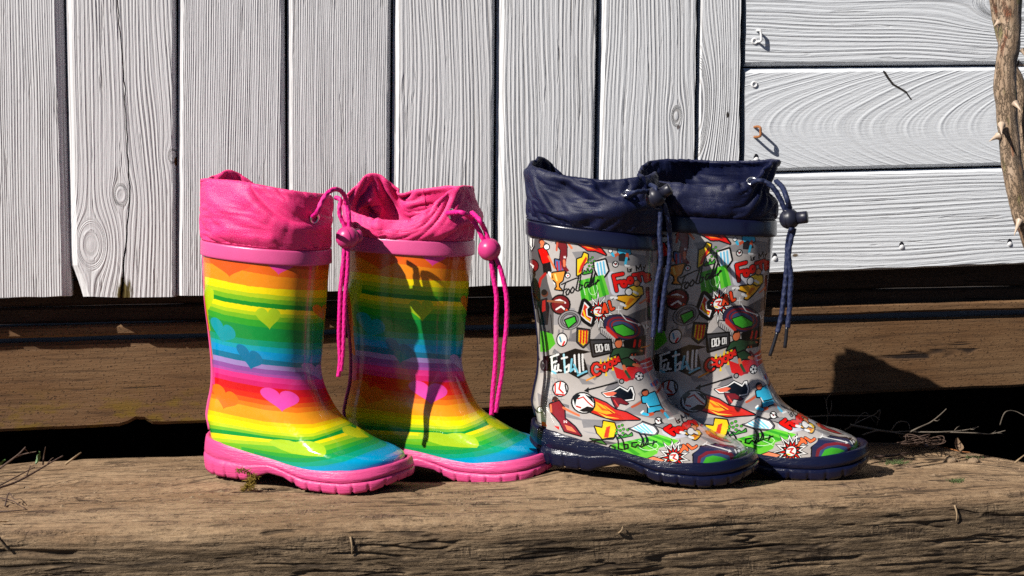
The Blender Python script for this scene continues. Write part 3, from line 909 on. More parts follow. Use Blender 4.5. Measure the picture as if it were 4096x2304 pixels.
# --- rainbow print, traced on the near boot
cp = Caster(near_pink.world(upper_geo(near_pink)), NR, NS + 1)
A1 = lambda x, y: (760 + x * .5521, 660 + y * .5521)
A3 = lambda x, y: (760 + x * .42785, 1400 + y * .42788)
pr = Print(cp, (214, 52, 24))
BANDS = [   # (crop, points left to right, colour below that line)
    (A1, [(105, 600), (400, 640), (640, 655), (900, 690), (1005, 700)], (214, 60, 22)),
    (A1, [(105, 640), (250, 662), (400, 690), (640, 735), (800, 755), (1000, 765)], (238, 104, 22)),
    (A1, [(105, 705), (250, 735), (430, 775), (640, 810), (880, 828), (995, 832)], (250, 146, 26)),
    (A1, [(107, 808), (250, 842), (430, 878), (640, 898), (880, 908), (990, 906)], (253, 226, 8)),
    (A1, [(110, 862), (250, 895), (430, 925), (640, 945), (880, 962), (985, 962)], (184, 206, 28)),
    (A1, [(112, 890), (250, 925), (430, 955), (640, 978), (880, 995), (983, 994)], (120, 184, 30)),
    (A1, [(115, 922), (250, 960), (430, 990), (640, 1010), (880, 1026), (980, 1022)], (22, 142, 40)),
    (A1, [(118, 955), (250, 990), (430, 1020), (640, 1045), (880, 1058), (978, 1052)], (246, 226, 14)),
    (A1, [(122, 990), (250, 1028), (430, 1058), (640, 1080), (880, 1090), (976, 1082)], (178, 208, 30)),
    (A1, [(125, 1015), (250, 1055), (430, 1085), (640, 1105), (880, 1116), (975, 1108)], (118, 186, 34)),
    (A1, [(128, 1045), (250, 1085), (430, 1118), (640, 1138), (880, 1148), (972, 1140)], (52, 168, 46)),
    (A1, [(132, 1090), (250, 1130), (430, 1165), (640, 1188), (880, 1205), (970, 1195)], (18, 152, 66)),
    (A1, [(140, 1200), (250, 1235), (430, 1264), (640, 1282), (880, 1294), (966, 1282)], (14, 162, 124)),
    (A1, [(146, 1248), (250, 1278), (430, 1306), (640, 1326), (880, 1340), (964, 1328)], (10, 170, 190)),
    (A1, [(150, 1276), (250, 1306), (430, 1342), (640, 1364), (880, 1380), (962, 1368)], (4, 160, 222)),
    (A3, [(208, -12), (420, 35), (700, 88), (1000, 122), (1225, 118)], (6, 122, 160)),
    (A3, [(209, 40), (420, 90), (700, 138), (1000, 165), (1225, 160)], (172, 146, 212)),
    (A3, [(212, 88), (420, 138), (700, 182), (1000, 205), (1228, 198)], (152, 88, 172)),
    (A3, [(212, 130), (420, 182), (700, 225), (1000, 248), (1230, 240)], (186, 84, 176)),
    (A3, [(212, 158), (420, 205), (700, 250), (1000, 278), (1232, 276)], (242, 56, 146)),
    (A3, [(210, 205), (420, 255), (700, 302), (1000, 330), (1240, 320)], (228, 36, 118)),
    (A3, [(207, 248), (420, 300), (700, 352), (1000, 375), (1248, 365)], (228, 22, 32)),
    (A3, [(202, 318), (420, 368), (700, 418), (1000, 445), (1262, 430)], (238, 44, 24)),
    (A3, [(196, 362), (420, 415), (700, 472), (1000, 500), (1285, 480)], (236, 90, 24)),
    (A3, [(190, 405), (420, 460), (700, 515), (1000, 540), (1310, 520)], (246, 124, 24)),
    (A3, [(186, 445), (420, 498), (700, 560), (1000, 590), (1350, 555)], (252, 160, 30)),
    (A3, [(176, 560), (420, 615), (700, 670), (1000, 694), (1150, 692), (1300, 655), (1420, 622)], (253, 206, 10)),
    (A3, [(172, 605), (420, 652), (700, 708), (1000, 735), (1150, 730), (1300, 690), (1440, 645)], (253, 234, 8)),
    (A3, [(168, 658), (420, 705), (700, 756), (1000, 785), (1150, 778), (1300, 732), (1470, 672)], (196, 214, 30)),
    (A3, [(166, 695), (420, 735), (700, 785), (1000, 815), (1150, 808), (1300, 765), (1500, 690)], (122, 188, 32)),
    (A3, [(166, 728), (420, 762), (700, 805), (1000, 842), (1150, 836), (1300, 788), (1520, 705)], (18, 150, 50)),
    (A3, [(168, 768), (420, 798), (700, 830), (1000, 862), (1150, 860), (1300, 818), (1560, 735)], (250, 228, 16)),
    (A3, [(172, 812), (420, 838), (700, 858), (1000, 888), (1150, 888), (1300, 850), (1600, 760)], (172, 206, 32)),
    (A3, [(200, 850), (420, 872), (700, 892), (1000, 915), (1150, 918), (1300, 884), (1640, 785)], (112, 188, 36)),
    (A3, [(480, 905), (700, 945), (850, 965), (1000, 975), (1150, 972), (1300, 932), (1680, 810)], (50, 170, 54)),
    (A3, [(600, 950), (750, 985), (850, 1000), (1000, 1012), (1150, 1008), (1300, 972), (1720, 835)], (18, 158, 84)),
    (A3, [(700, 1000), (820, 1030), (950, 1048), (1100, 1052), (1300, 1022), (1500, 960), (1780, 860)], (14, 166, 132)),
    (A3, [(790, 1050), (900, 1075), (1050, 1092), (1250, 1082), (1450, 1040), (1650, 960), (1850, 890)], (6, 164, 196)),
    (A3, [(880, 1092), (1000, 1112), (1150, 1112), (1350, 1080), (1550, 1020), (1700, 960), (1870, 895)], (0, 164, 216)),
    (A3, [(1500, 1120), (1650, 1090), (1800, 1040), (1900, 985), (1965, 920)], (14, 136, 206)),
    (A3, [(1880, 1075), (1925, 1010), (1965, 970), (2010, 955)], (150, 132, 196)),
]
for f, pts, colr in BANDS:
    uv = []
    for a, b in zip(pts[:-1], pts[1:]):
        for k in range(10):
            q = (a[0] + (b[0] - a[0]) * k / 10, a[1] + (b[1] - a[1]) * k / 10)
            h = cp.uv(*f(*q))
            if h is not None: uv.append(h)
    if not uv: continue
    uv = np.array(uv)
    first = (0, uv[0][1]) if uv[0][0] < .36 else (uv[0][0], 1)
    pr.fill_uv([first] + [tuple(q) for q in uv] + [(1, uv[-1][1]), (1, 1), (first[0], 1)], colr)
H = lambda f, l, r, t, c: pr.poly([f(*q) for q in heart(l, r, t)], c)
H(A1, (205, 632), (370, 655), (285, 812), (236, 92, 22))
H(A1, (610, 668), (715, 680), (640, 797), (244, 66, 164))
pr.poly([A1(*q) for q in [(100, 905), (125, 880), (150, 885), (172, 915), (172, 965), (150, 1020), (134, 1050), (118, 1035)]], (186, 212, 22))
H(A1, (515, 1036), (608, 1038), (578, 1195), (172, 206, 34))
H(A1, (915, 1010), (985, 1010), (965, 1130), (226, 132, 30))
H(A1, (195, 1110), (290, 1165), (232, 1292), (12, 160, 172))
H(A1, (378, 1302), (478, 1352), (442, 1486), (6, 124, 170))
H(A3, (1090, 120), (1230, 135), (1225, 285), (170, 148, 216))
H(A3, (275, 325), (402, 398), (312, 556), (246, 116, 22))
H(A3, (735, 352), (925, 385), (862, 580), (246, 76, 178))
pr.poly([A3(*q) for q in [(735, 850), (780, 838), (850, 836), (930, 845), (975, 862), (1040, 850), (1120, 852), (1200, 868), (1255, 900), (1272, 945), (1245, 998), (1100, 990), (950, 968), (850, 930), (770, 890)]], (176, 212, 40))
pr.poly([A3(*q) for q in [(1420, 725), (1460, 708), (1500, 712), (1560, 735), (1620, 775), (1675, 815), (1560, 818), (1470, 790), (1430, 760)]], (204, 216, 24))
IM_RAINBOW = pr.image('rainbow_print')

# --- football print, traced on the near navy boot
cn = Caster(near_navy.world(upper_geo(near_navy)), NR, NS + 1)
C5 = lambda x, y: (2080 + x * .48324, 600 + y * .48309)
C7 = lambda x, y: (2080 + x * .53846, 1200 + y * .53830)
C8 = lambda x, y: (2560 + x * .53837, 1200 + y * .53830)
fp = Print(cn, (184, 178, 174))
def T(f, pts): return [f(*q) for q in pts]
def PL_(f, pts, c, line=0): fp.poly(T(f, pts), c, line)
def ST(f, pts, c, w): fp.stroke(T(f, pts), c, w * 1.3 if w < 6 else w)
def DI(f, x, y, r, c, line=0, ry=None, rot=0.0): fp.disc(f(x, y), r, c, 18, ry, line, rot)
K, Wt, RED, DRED, SKIN, CY, YE, GR = (8, 8, 10), (238, 238, 236), (226, 20, 14), (118, 22, 28), (226, 120, 76), (56, 186, 226), (246, 204, 24), (64, 178, 36)
DG, MG, LG = (98, 96, 100), (136, 134, 136), (158, 156, 158)
# grey shards behind the motifs; the left-edge one includes painted cord shadow
for f, p, c in [
    (C5, [(75, 690), (150, 720), (240, 780), (200, 900), (230, 1100), (290, 1300), (270, 1449), (100, 1449), (85, 1100)], (86, 84, 86)),
    (C5, [(430, 845), (520, 838), (640, 845), (720, 865), (600, 925), (470, 915)], MG), (C5, [(700, 885), (900, 850), (1080, 880), (1080, 950), (880, 965), (720, 930)], MG),
    (C5, [(190, 720), (330, 730), (260, 770)], LG), (C5, [(830, 1400), (930, 1350), (1080, 1290), (1075, 1400), (960, 1449)], DG), (C5, [(250, 1290), (450, 1310), (520, 1449), (280, 1449)], LG),
    (C7, [(490, 350), (620, 215), (680, 300), (560, 420)], MG), (C7, [(140, 60), (250, 40), (250, 250), (180, 330), (140, 330)], (90, 88, 90)),
    (C7, [(455, 885), (600, 890), (780, 905), (640, 940), (470, 950)], MG), (C7, [(670, 540), (760, 450), (800, 600), (720, 620)], LG),
    (C7, [(760, 830), (900, 740), (1060, 820), (1190, 840), (1050, 890), (880, 860)], MG), (C7, [(1030, 770), (1110, 720), (1200, 820), (1150, 850)], MG),
    (C7, [(130, 690), (250, 750), (240, 800), (140, 790)], MG), (C8, [(420, 1000), (560, 1040), (700, 1110), (560, 1090)], MG), (C8, [(470, 1070), (640, 1090), (770, 1150), (600, 1150)], DG)]: PL_(f, p, c)
rs_ = random.Random(21)
for _ in range(64):                                       # small shards and scribbles between the motifs
    x, y = rs_.uniform(.17, .86), rs_.uniform(.0, .92); a = rs_.uniform(0, 6.28); s_ = rs_.uniform(.012, .034)
    P3 = [(x + s_ * math.cos(a + q) * r, y + s_ * 1.1 * math.sin(a + q) * r) for q, r in ((0, 1.3), (1.2, .55), (2.6, 1.0), (3.6, .5), (4.7, .8))]
    fp.fill_uv(P3, rs_.choice([(120, 118, 122), (140, 138, 140), (92, 90, 94), (160, 158, 160), (40, 38, 42)]))
# left edge: striped crest, red-black player, trophy, crest
PL_(C5, [(82, 690), (120, 705), (112, 800), (95, 830), (80, 800)], Wt, 3); ST(C5, [(95, 700), (92, 810)], K, 4); ST(C5, [(108, 710), (104, 800)], K, 4)
DI(C5, 100, 960, 24, DRED, 3); ST(C5, [(85, 940), (110, 960), (100, 990)], Wt, 4)
PL_(C5, [(290, 905), (330, 915), (375, 965), (378, 1015), (320, 1005), (292, 960)], (74, 104, 160), 3)
for x in (312, 340, 364): ST(C5, [(x - 6, 925), (x, 1000)], (190, 40, 50), 6)
ST(C5, [(190, 760), (180, 800)], SKIN, 12); DI(C5, 175, 758, 11, (60, 34, 26)); DI(C5, 180, 765, 8, SKIN)
PL_(C5, [(152, 825), (205, 808), (232, 860), (250, 925), (190, 945), (162, 880)], RED, 2); PL_(C5, [(150, 830), (168, 870), (185, 940), (165, 900)], (28, 22, 24)); ST(C5, [(235, 880), (285, 975)], SKIN, 8)
PL_(C5, [(185, 942), (250, 928), (265, 1005), (225, 1025), (195, 1030)], (24, 22, 24)); ST(C5, [(210, 1025), (170, 1070), (158, 1130)], (170, 36, 34), 11); ST(C5, [(240, 1015), (270, 1060), (290, 1105)], Wt, 9); DI(C5, 220, 802, 10, Wt, 3)
# player with shirt number, dark red
PL_(C5, [(296, 770), (325, 730), (372, 742), (388, 800), (386, 880), (362, 910), (330, 905), (338, 830)], DRED, 2); ST(C5, [(380, 750), (428, 812)], SKIN, 9); ST(C5, [(312, 745), (303, 830)], (200, 90, 60), 8)
PL_(C5, [(330, 900), (388, 880), (378, 960), (408, 1000), (385, 1010), (350, 980)], DRED); ST(C5, [(365, 915), (368, 960)], SKIN, 10)
ST(C5, [(364, 880), (364, 895)], Wt, 2.5); ST(C5, [(376, 880), (370, 889), (376, 895), (377, 889)], Wt, 2.2)
# trophy
PL_(C5, [(268, 1018), (370, 1005), (352, 1080), (322, 1105), (322, 1135), (345, 1160), (292, 1152), (305, 1135), (302, 1100), (278, 1075)], (236, 150, 52), 3); ST(C5, [(290, 1030), (305, 1080)], (252, 214, 120), 7); ST(C5, [(262, 1025), (262, 1065), (285, 1075)], (236, 150, 52), 4)
# flames at the rim
PL_(C5, [(438, 760), (500, 790), (560, 832), (625, 835), (712, 870), (668, 815), (640, 785), (570, 770), (500, 765)], RED, 3); PL_(C5, [(505, 783), (560, 800), (630, 825), (560, 815)], (250, 130, 30)); PL_(C5, [(560, 790), (620, 800), (660, 830), (620, 820)], (120, 18, 18))
# kicking legs in sky blue
PL_(C5, [(800, 798), (910, 798), (918, 862), (880, 868), (855, 852), (815, 865)], CY, 2); ST(C5, [(810, 862), (775, 880)], (200, 84, 50), 12); ST(C5, [(775, 878), (752, 842)], CY, 10); DI(C5, 748, 835, 7, Wt, 2)
ST(C5, [(888, 862), (884, 890)], (200, 84, 50), 12); ST(C5, [(882, 895), (872, 945)], CY, 10); ST(C5, [(870, 955), (905, 960)], Wt, 5)
DI(C5, 790, 946, 10, Wt, 3); DI(C5, 790, 946, 4, (150, 30, 30)); ST(C5, [(776, 935), (784, 940)], K, 3); ST(C5, [(798, 935), (802, 945)], K, 3)
# striped shield
PL_(C5, [(615, 930), (705, 908), (730, 1000), (694, 1050), (650, 1048), (622, 990)], Wt, 4)
for i in range(3): ST(C5, [(640 + i * 25, 938 - i * 6), (655 + i * 24, 1035 - i * 6)], (110, 192, 226), 5.5)
# yellow football boot, turf
PL_(C5, [(474, 905), (514, 890), (530, 850), (562, 866), (556, 925), (520, 955), (505, 1022), (474, 1040)], YE, 3); PL_(C5, [(545, 880), (556, 900), (500, 1015), (482, 1018), (500, 960)], (206, 40, 30))
for q in [(580, 905), (600, 890), (565, 930), (590, 935), (615, 920), (572, 960), (600, 965), (560, 985)]: DI(C5, q[0], q[1], 4, (70, 150, 40), 1)
PL_(C5, [(520, 1030), (535, 1000), (548, 1018), (560, 992), (575, 1012), (595, 985), (602, 1012)], (58, 150, 40), 2)
DI(C5, 395, 1040, 8, Wt, 3); DI(C5, 396, 1040, 3, RED)
# pitch and script word
PL_(C5, [(486, 1082), (690, 1032), (740, 1195), (512, 1270)], (98, 196, 52))
for i in range(4):
    a = i * .25 + .02; b = a + .125
    g = lambda u, w: (486 + 204 * u + (26 + 24 * u) * w, 1082 - 50 * u + (188 - 25 * u) * w)
    PL_(C5, [g(a, 0), g(b, 0), g(b, 1), g(a, 1)], (50, 160, 34))
ST(C5, [(500, 1140), (525, 1132), (540, 1200)], Wt, 1.6)
for k in range(12):
    a0, a1 = k / 12 * 6.283, (k + 1) / 12 * 6.283
    ST(C5, [(605 + 36 * math.cos(a0), 1150 + 50 * math.sin(a0)), (605 + 36 * math.cos(a1), 1150 + 50 * math.sin(a1))], (214, 240, 200), 1.5)
ST(C5, [(590, 1062), (625, 1210)], (214, 240, 200), 1.5)
def script_word(f, o, ex, ey, w, c=K):
    """the handwritten word along ex, letters upright along ey"""
    o, ex, ey = map(np.array, (o, ex, ey))
    g = lambda a, b: tuple(o + ex * a + ey * b)
    for L in [[(.02, -.35), (.05, .6), (.08, .8)], [(-.04, .78), (.42, .84)], [(.0, .36), (.12, .40)],
              [(.14, .0), (.11, .2), (.17, .36), (.23, .2), (.19, .0), (.14, .0)], [(.27, .02), (.24, .2), (.3, .38), (.36, .2), (.32, .02), (.27, .02)],
              [(.45, .98), (.40, .1), (.46, .0)], [(.50, 1.0), (.49, .0), (.56, .05), (.58, .28), (.51, .34)],
              [(.74, .34), (.66, .36), (.63, .14), (.68, .03), (.74, .2), (.76, .03)], [(.77, .05), (.84, .95), (.82, .1)], [(.83, .05), (.92, .8), (.89, .1)], [(.78, .0), (1.06, .22)], [(.97, .02), (1.02, .3)]]:
        ST(f, [g(*q) for q in L], c, w)
script_word(C5, (345, 1215), (290, -100), (14, -135), 4.2)
# block letters, red: word over the keeper
def block_word(f, letters, w_out, w_in, c=RED):
    for L in letters: ST(f, L, K, w_out)
    for L in letters: ST(f, L, c, w_in)
def ring_pts(x, y, rx, ry, n=9): return [(x + rx * math.cos(k / n * 6.283), y + ry * math.sin(k / n * 6.283)) for k in range(n + 1)]
ST(C5, [(760, 1040), (785, 1170), (900, 1150), (1040, 1060)], (206, 206, 216), 34)
block_word(C5, [[(772, 1040), (800, 1165)], [(772, 1040), (850, 1025)], [(786, 1100), (835, 1088)], ring_pts(860, 1108, 18, 22), ring_pts(912, 1080, 18, 22), [(938, 1035), (1020, 1018)], [(978, 1028), (992, 1085)], [(1030, 1030), (1042, 1085), (1072, 1070), (1044, 1052), (1068, 1035), (1030, 1030)]], 20, 13)
for q in [(860, 1108), (912, 1080)]: DI(C5, q[0], q[1], 3, K)
for L in [[(892, 990), (894, 1010)], [(890, 980), (890, 981)], [(925, 985), (908, 992), (922, 1002), (905, 1010)], [(965, 1000), (960, 960), (980, 985), (998, 950), (1008, 990)], [(1018, 965), (1028, 980)], [(1040, 955), (1020, 1005)]]: ST(C5, L, K, 4)
# goalkeeper in yellow
def keeper(f, M):
    m = lambda p: [(M[0] + M[2] * x + M[3] * y, M[1] + M[4] * x + M[5] * y) for x, y in p]
    PL_(f, m([(-160, 100), (-70, 92), (-10, 85), (30, 95), (-20, 150), (-85, 205), (-112, 200), (-95, 150), (-165, 125)]), (244, 176, 30), 3)
    PL_(f, m([(-75, 30), (-20, 10), (40, 25), (48, 80), (-10, 100), (-78, 62)]), (248, 208, 56), 3)
    PL_(f, m([(-60, 110), (-20, 120), (-75, 175), (-92, 170)]), (214, 120, 24))
    DI(f, *m([(-2, -8)])[0], 11, (224, 150, 100), 3); DI(f, *m([(-70, 62)])[0], 13, Wt, 3); ST(f, m([(-30, 60), (10, 80)]), Wt, 9); ST(f, m([(35, 50), (20, 85)]), (248, 208, 56), 10)
    ST(f, m([(-215, 110), (-170, 112)]), Wt, 10); ST(f, m([(-135, 162), (-100, 178)]), Wt, 10)
keeper(C5, (970, 1112, 1, 0, 0, 1))
ST(C5, [(1055, 1165), (1060, 1260)], (150, 34, 32), 16); DI(C5, 1056, 1150, 9, (70, 36, 26)); ST(C5, [(1050, 1230), (990, 1270)], SKIN, 7); ST(C5, [(1060, 1270), (1070, 1400)], (60, 50, 56), 12)
# burst with a ball: the goal shout
def burst(f, x, y, s, n=14, seed=3):
    r = random.Random(seed)
    pts = []
    for k in range(n * 2):
        a = k / (n * 2) * 6.283 + .2; q = s * ((1.5 + .75 * r.random()) if k % 2 == 0 else .95)
        pts.append((x + q * math.cos(a), y + q * math.sin(a) * 1.05))
    PL_(f, [(x + (a - x) * 1.22, y + (b - y) * 1.22) for a, b in pts], K); PL_(f, [(x + (a - x) * 1.10, y + (b - y) * 1.10) for a, b in pts], Wt); PL_(f, [(x + (a - x) * .86, y + (b - y) * .86) for a, b in pts], K)
    PL_(f, [(x + (a - x) * .58, y + (b - y) * .58) for a, b in pts], RED)
    DI(f, x, y, s * .30, Wt, 3); ST(f, [(x - s * .35, y - s * .25), (x + s * .2, y - s * .3), (x - s * .1, y + s * .1), (x + s * .3, y + s * .3)], (200, 40, 30), 4.5); ST(f, [(x - s * .4, y + s * .3), (x - s * .1, y + s * .4)], YE, 4)
burst(C5, 650, 1338, 66)
PL_(C5, [(502, 1370), (532, 1255), (575, 1300), (556, 1318), (562, 1372), (600, 1385), (588, 1440), (545, 1412)], Wt, 8); PL_(C5, [(508, 1366), (534, 1275), (560, 1302), (545, 1318), (552, 1375), (590, 1392), (582, 1425), (548, 1400)], (214, 54, 30)); ST(C5, [(524, 1330), (540, 1385), (575, 1408)], YE, 5)
block_word(C5, [[(684, 1345), (700, 1275), (722, 1340)], [(690, 1322), (715, 1315)], [(738, 1255), (756, 1322), (776, 1312)]], 17, 10, (232, 70, 34))
# dark ball with flame, lower player at the left
DI(C5, 335, 1280, 35, DRED, 5); ST(C5, [(290, 1250), (330, 1240), (375, 1265)], Wt, 7); ST(C5, [(300, 1320), (340, 1295), (370, 1320)], Wt, 7); PL_(C5, [(380, 1310), (405, 1330), (400, 1400), (370, 1350)], (232, 80, 40), 2)
DI(C5, 205, 1190, 14, (96, 56, 40), 0); DI(C5, 200, 1178, 12, (34, 26, 24)); PL_(C5, [(165, 1240), (225, 1222), (245, 1300), (230, 1449), (170, 1449)], (34, 30, 32)); PL_(C5, [(185, 1250), (210, 1240), (212, 1330), (180, 1345)], (170, 34, 32)); ST(C5, [(230, 1250), (360, 1262)], (150, 84, 58), 9); ST(C5, [(160, 1245), (110, 1190)], (130, 74, 52), 9)
# bowls of the stadiums
for rx, c in ((64, K), (60, (150, 148, 150)), (50, K), (47, (120, 118, 122)), (38, K), (35, (160, 158, 160))): DI(C7, 368, 150, rx * .75, c, 0, rx * .62, -.25)
PL_(C7, [(335, 150), (405, 125), (415, 160), (360, 205)], (60, 190, 50), 3)
for x in (290, 320, 380, 430, 455): ST(C7, [(x, 225), (x - 6, 280)], MG, 8)
for rx, ry, c in ((86, 50, K), (83, 47, (44, 44, 74)), (70, 41, (132, 34, 48)), (60, 33, (40, 58, 98)), (53, 28, (150, 44, 52)), (46, 23, (60, 84, 120))): DI(C7, 770, 205, rx, c, 0, ry, .30)
PL_(C7, [(690, 200), (760, 182), (850, 235), (845, 255), (770, 268), (715, 240)], (70, 190, 52), 2)
PL_(C7, [(598, 205), (640, 215), (720, 290), (700, 320), (600, 245)], (190, 186, 184), 2); PL_(C7, [(640, 190), (668, 210), (740, 290), (720, 296), (640, 225)], (206, 44, 40))
for k in range(7): ST(C7, [(612 + k * 14, 222 + k * 12), (610 + k * 14, 250 + k * 12)], DG, 3)
ST(C7, [(715, 70), (750, 70)], Wt, 3); ST(C7, [(733, 50), (733, 95)], Wt, 3); ST(C7, [(745, 95), (790, 150), (885, 182)], Wt, 3); PL_(C7, [(880, 170), (900, 186), (876, 196)], Wt); DI(C7, 942, 200, 10, K, 0); ST(C7, [(918, 190), (930, 210)], Wt, 4); ST(C7, [(940, 186), (940, 212), (955, 200), (942, 190)], Wt, 4)
# yellow and red shield, ball, green patch
PL_(C7, [(428, 212), (516, 224), (510, 312), (470, 352), (426, 312)], (70, 68, 70), 3); PL_(C7, [(436, 222), (508, 232), (502, 308), (470, 340), (434, 306)], YE)
for x in (452, 474, 495): ST(C7, [(x, 228), (x - 3, 318)], (206, 36, 34), 5.5)
PL_(C7, [(150, 225), (240, 252), (264, 325), (205, 385), (150, 385)], (84, 182, 42)); DI(C7, 312, 295, 19, Wt, 4, 24); ST(C7, [(295, 275), (305, 310)], (70, 150, 190), 6); ST(C7, [(330, 310), (318, 335)], RED, 5); ST(C7, [(228, 110), (240, 250)], K, 2)
# scoreboard
PL_(C7, [(524, 302), (670, 298), (682, 385), (544, 418)], (56, 56, 60), 4); PL_(C7, [(540, 325), (664, 315), (672, 378), (552, 400)], K)
for dx in (0, 28): ST(C7, [(560 + dx, 335 - dx * .08), (578 + dx, 333 - dx * .08), (584 + dx, 382 - dx * .1), (566 + dx, 386 - dx * .1), (560 + dx, 335 - dx * .08)], Wt, 3.6)
ST(C7, [(614, 348), (616, 366)], Wt, 3)
ST(C7, [(632, 332), (646, 330), (650, 370), (636, 373), (632, 332)], Wt, 3.4); ST(C7, [(657, 330), (662, 372)], Wt, 3.6)
# black block with exclamation strokes, red sweep, player in green
PL_(C7, [(770, 310), (930, 265), (925, 400), (800, 410)], K, 2)
for x in (848, 885): ST(C7, [(x + 8, 300), (x, 345)], RED, 9); DI(C7, x - 2, 368, 5, RED)
for x in (800, 825, 850): ST(C7, [(x, 380), (x + 8, 410)], (238, 90, 40), 6)
ST(C7, [(900, 352), (965, 335)], (240, 150, 40), 3)
PL_(C7, [(690, 490), (760, 520), (860, 470), (1005, 405), (1022, 470), (1010, 500), (900, 560), (790, 608), (720, 580)], (218, 34, 36)); ST(C7, [(900, 475), (1000, 425)], (240, 236, 234), 4); ST(C7, [(915, 505), (1015, 460)], (240, 236, 234), 3)
# flaming shout word
for L in [ring_pts(568, 515, 36, 46), ring_pts(628, 500, 22, 30), ring_pts(670, 478, 18, 24), ring_pts(703, 456, 15, 20), ring_pts(735, 438, 13, 17)]: ST(C7, L, K, 17)
ST(C7, [(495, 597), (560, 565)], (240, 150, 40), 5)
for x, y in ((600, 450), (630, 455), (655, 430), (680, 420), (705, 405), (640, 540), (690, 500)): PL_(C7, [(x - 9, y + 25), (x, y - 18), (x + 9, y + 25)], YE)
for L in [ring_pts(568, 515, 34, 44)[1:9], [(568, 515), (600, 512)], ring_pts(628, 500, 21, 28), ring_pts(670, 478, 17, 22), ring_pts(703, 456, 14, 18), ring_pts(735, 438, 12, 15)]: ST(C7, L, (226, 40, 32), 9)
PL_(C7, [(672, 420), (695, 370), (740, 350), (820, 362), (905, 372), (905, 384), (825, 392), (800, 432), (755, 446), (735, 395)], (46, 82, 54), 3); PL_(C7, [(752, 446), (800, 430), (855, 465), (845, 490), (800, 488), (775, 498)], (38, 70, 46), 3)
ST(C7, [(770, 492), (785, 530)], SKIN, 13); ST(C7, [(785, 530), (815, 578)], (46, 82, 54), 11); ST(C7, [(810, 588), (838, 588)], (150, 34, 40), 8); ST(C7, [(845, 480), (888, 490)], SKIN, 11); ST(C7, [(888, 470), (850, 440)], (120, 40, 50), 9); ST(C7, [(895, 375), (908, 378)], SKIN, 7)
DI(C7, 732, 322, 14, SKIN, 3, 18); PL_(C7, [(702, 320), (710, 285), (735, 285), (748, 300), (720, 302)], (30, 22, 20))
DI(C7, 885, 566, 15, Wt, 3); DI(C7, 885, 566, 5, K)
for a in range(5): DI(C7, 885 + 22 * math.cos(a * 1.257), 566 + 22 * math.sin(a * 1.257), 3, K)
# arrow from a ring
ST(C7, [(722, 612), (490, 672)], K, 5); PL_(C7, [(474, 676), (510, 648), (512, 690)], K); DI(C7, 755, 604, 11, K); DI(C7, 755, 604, 7, (150, 150, 152))
# graffiti word
PL_(C7, [(170, 420), (300, 395), (450, 388), (480, 440), (500, 505), (510, 545), (435, 585), (355, 540), (255, 548), (215, 530), (170, 520)], K)
PL_(C7, [(410, 360), (530, 385), (470, 400), (300, 400)], K)
DI(C7, 178, 485, 16, (60, 58, 60), 0, 24); ST(C7, [(170, 465), (185, 485), (176, 510)], (150, 150, 150), 4)
for L, c in [([(228, 425), (285, 405)], Wt), ([(235, 425), (240, 545)], Wt), ([(236, 470), (270, 455)], Wt), ([(262, 490), (255, 525), (275, 530)], Wt), ([(285, 480), (282, 520), (305, 525)], Wt), ([(325, 405), (335, 540)], (170, 226, 240)), ([(310, 435), (350, 425)], Wt), ([(340, 500), (365, 480), (360, 530), (345, 535)], Wt), ([(385, 440), (375, 530), (400, 510)], (120, 200, 224)), ([(405, 410), (412, 530)], Wt), ([(400, 480), (430, 540)], (120, 200, 224)), ([(438, 405), (445, 540)], Wt), ([(464, 405), (470, 520)], Wt), ([(430, 560), (495, 530)], (120, 200, 224)), ([(265, 545), (240, 530)], (120, 200, 224))]: ST(C7, L, c, 8)
# net, ball in the net, player with number below
for k in range(6):
    ST(C7, [(185 + k * 22, 560 + (k % 2) * 20), (205 + k * 20, 620), (190 + k * 22, 680), (210 + k * 20, 750)], (150, 150, 152), 2)
    ST(C7, [(170, 590 + k * 30), (240, 575 + k * 32), (330, 600 + k * 28)], (150, 150, 152), 2)
DI(C7, 300, 660, 28, Wt, 4); ST(C7, [(262, 620), (262, 690)], (200, 60, 44), 6); ST(C7, [(300, 610), (290, 660), (320, 690)], (200, 60, 44), 7); ST(C7, [(335, 630), (345, 680)], (60, 50, 50), 5); ST(C7, [(268, 700), (330, 705)], (190, 50, 40), 5)
DI(C7, 262, 745, 11, (190, 84, 56), 2); DI(C7, 260, 733, 10, (60, 34, 26)); PL_(C7, [(222, 772), (290, 750), (328, 800), (332, 880), (405, 940), (455, 1010), (330, 975), (295, 905), (238, 840)], (140, 28, 36), 3); ST(C7, [(322, 800), (438, 858)], SKIN, 9); ST(C7, [(228, 780), (232, 830)], SKIN, 8); PL_(C7, [(330, 925), (385, 945), (420, 985), (350, 965)], (236, 130, 84))
ST(C7, [(328, 896), (328, 912)], Wt, 2.5); ST(C7, [(344, 895), (338, 905), (346, 912), (348, 904)], Wt, 2.2)
PL_(C7, [(160, 900), (190, 910), (200, 940), (160, 935)], RED); PL_(C7, [(250, 935), (290, 940), (290, 965)], RED); DI(C7, 150, 815, 10, Wt, 3)
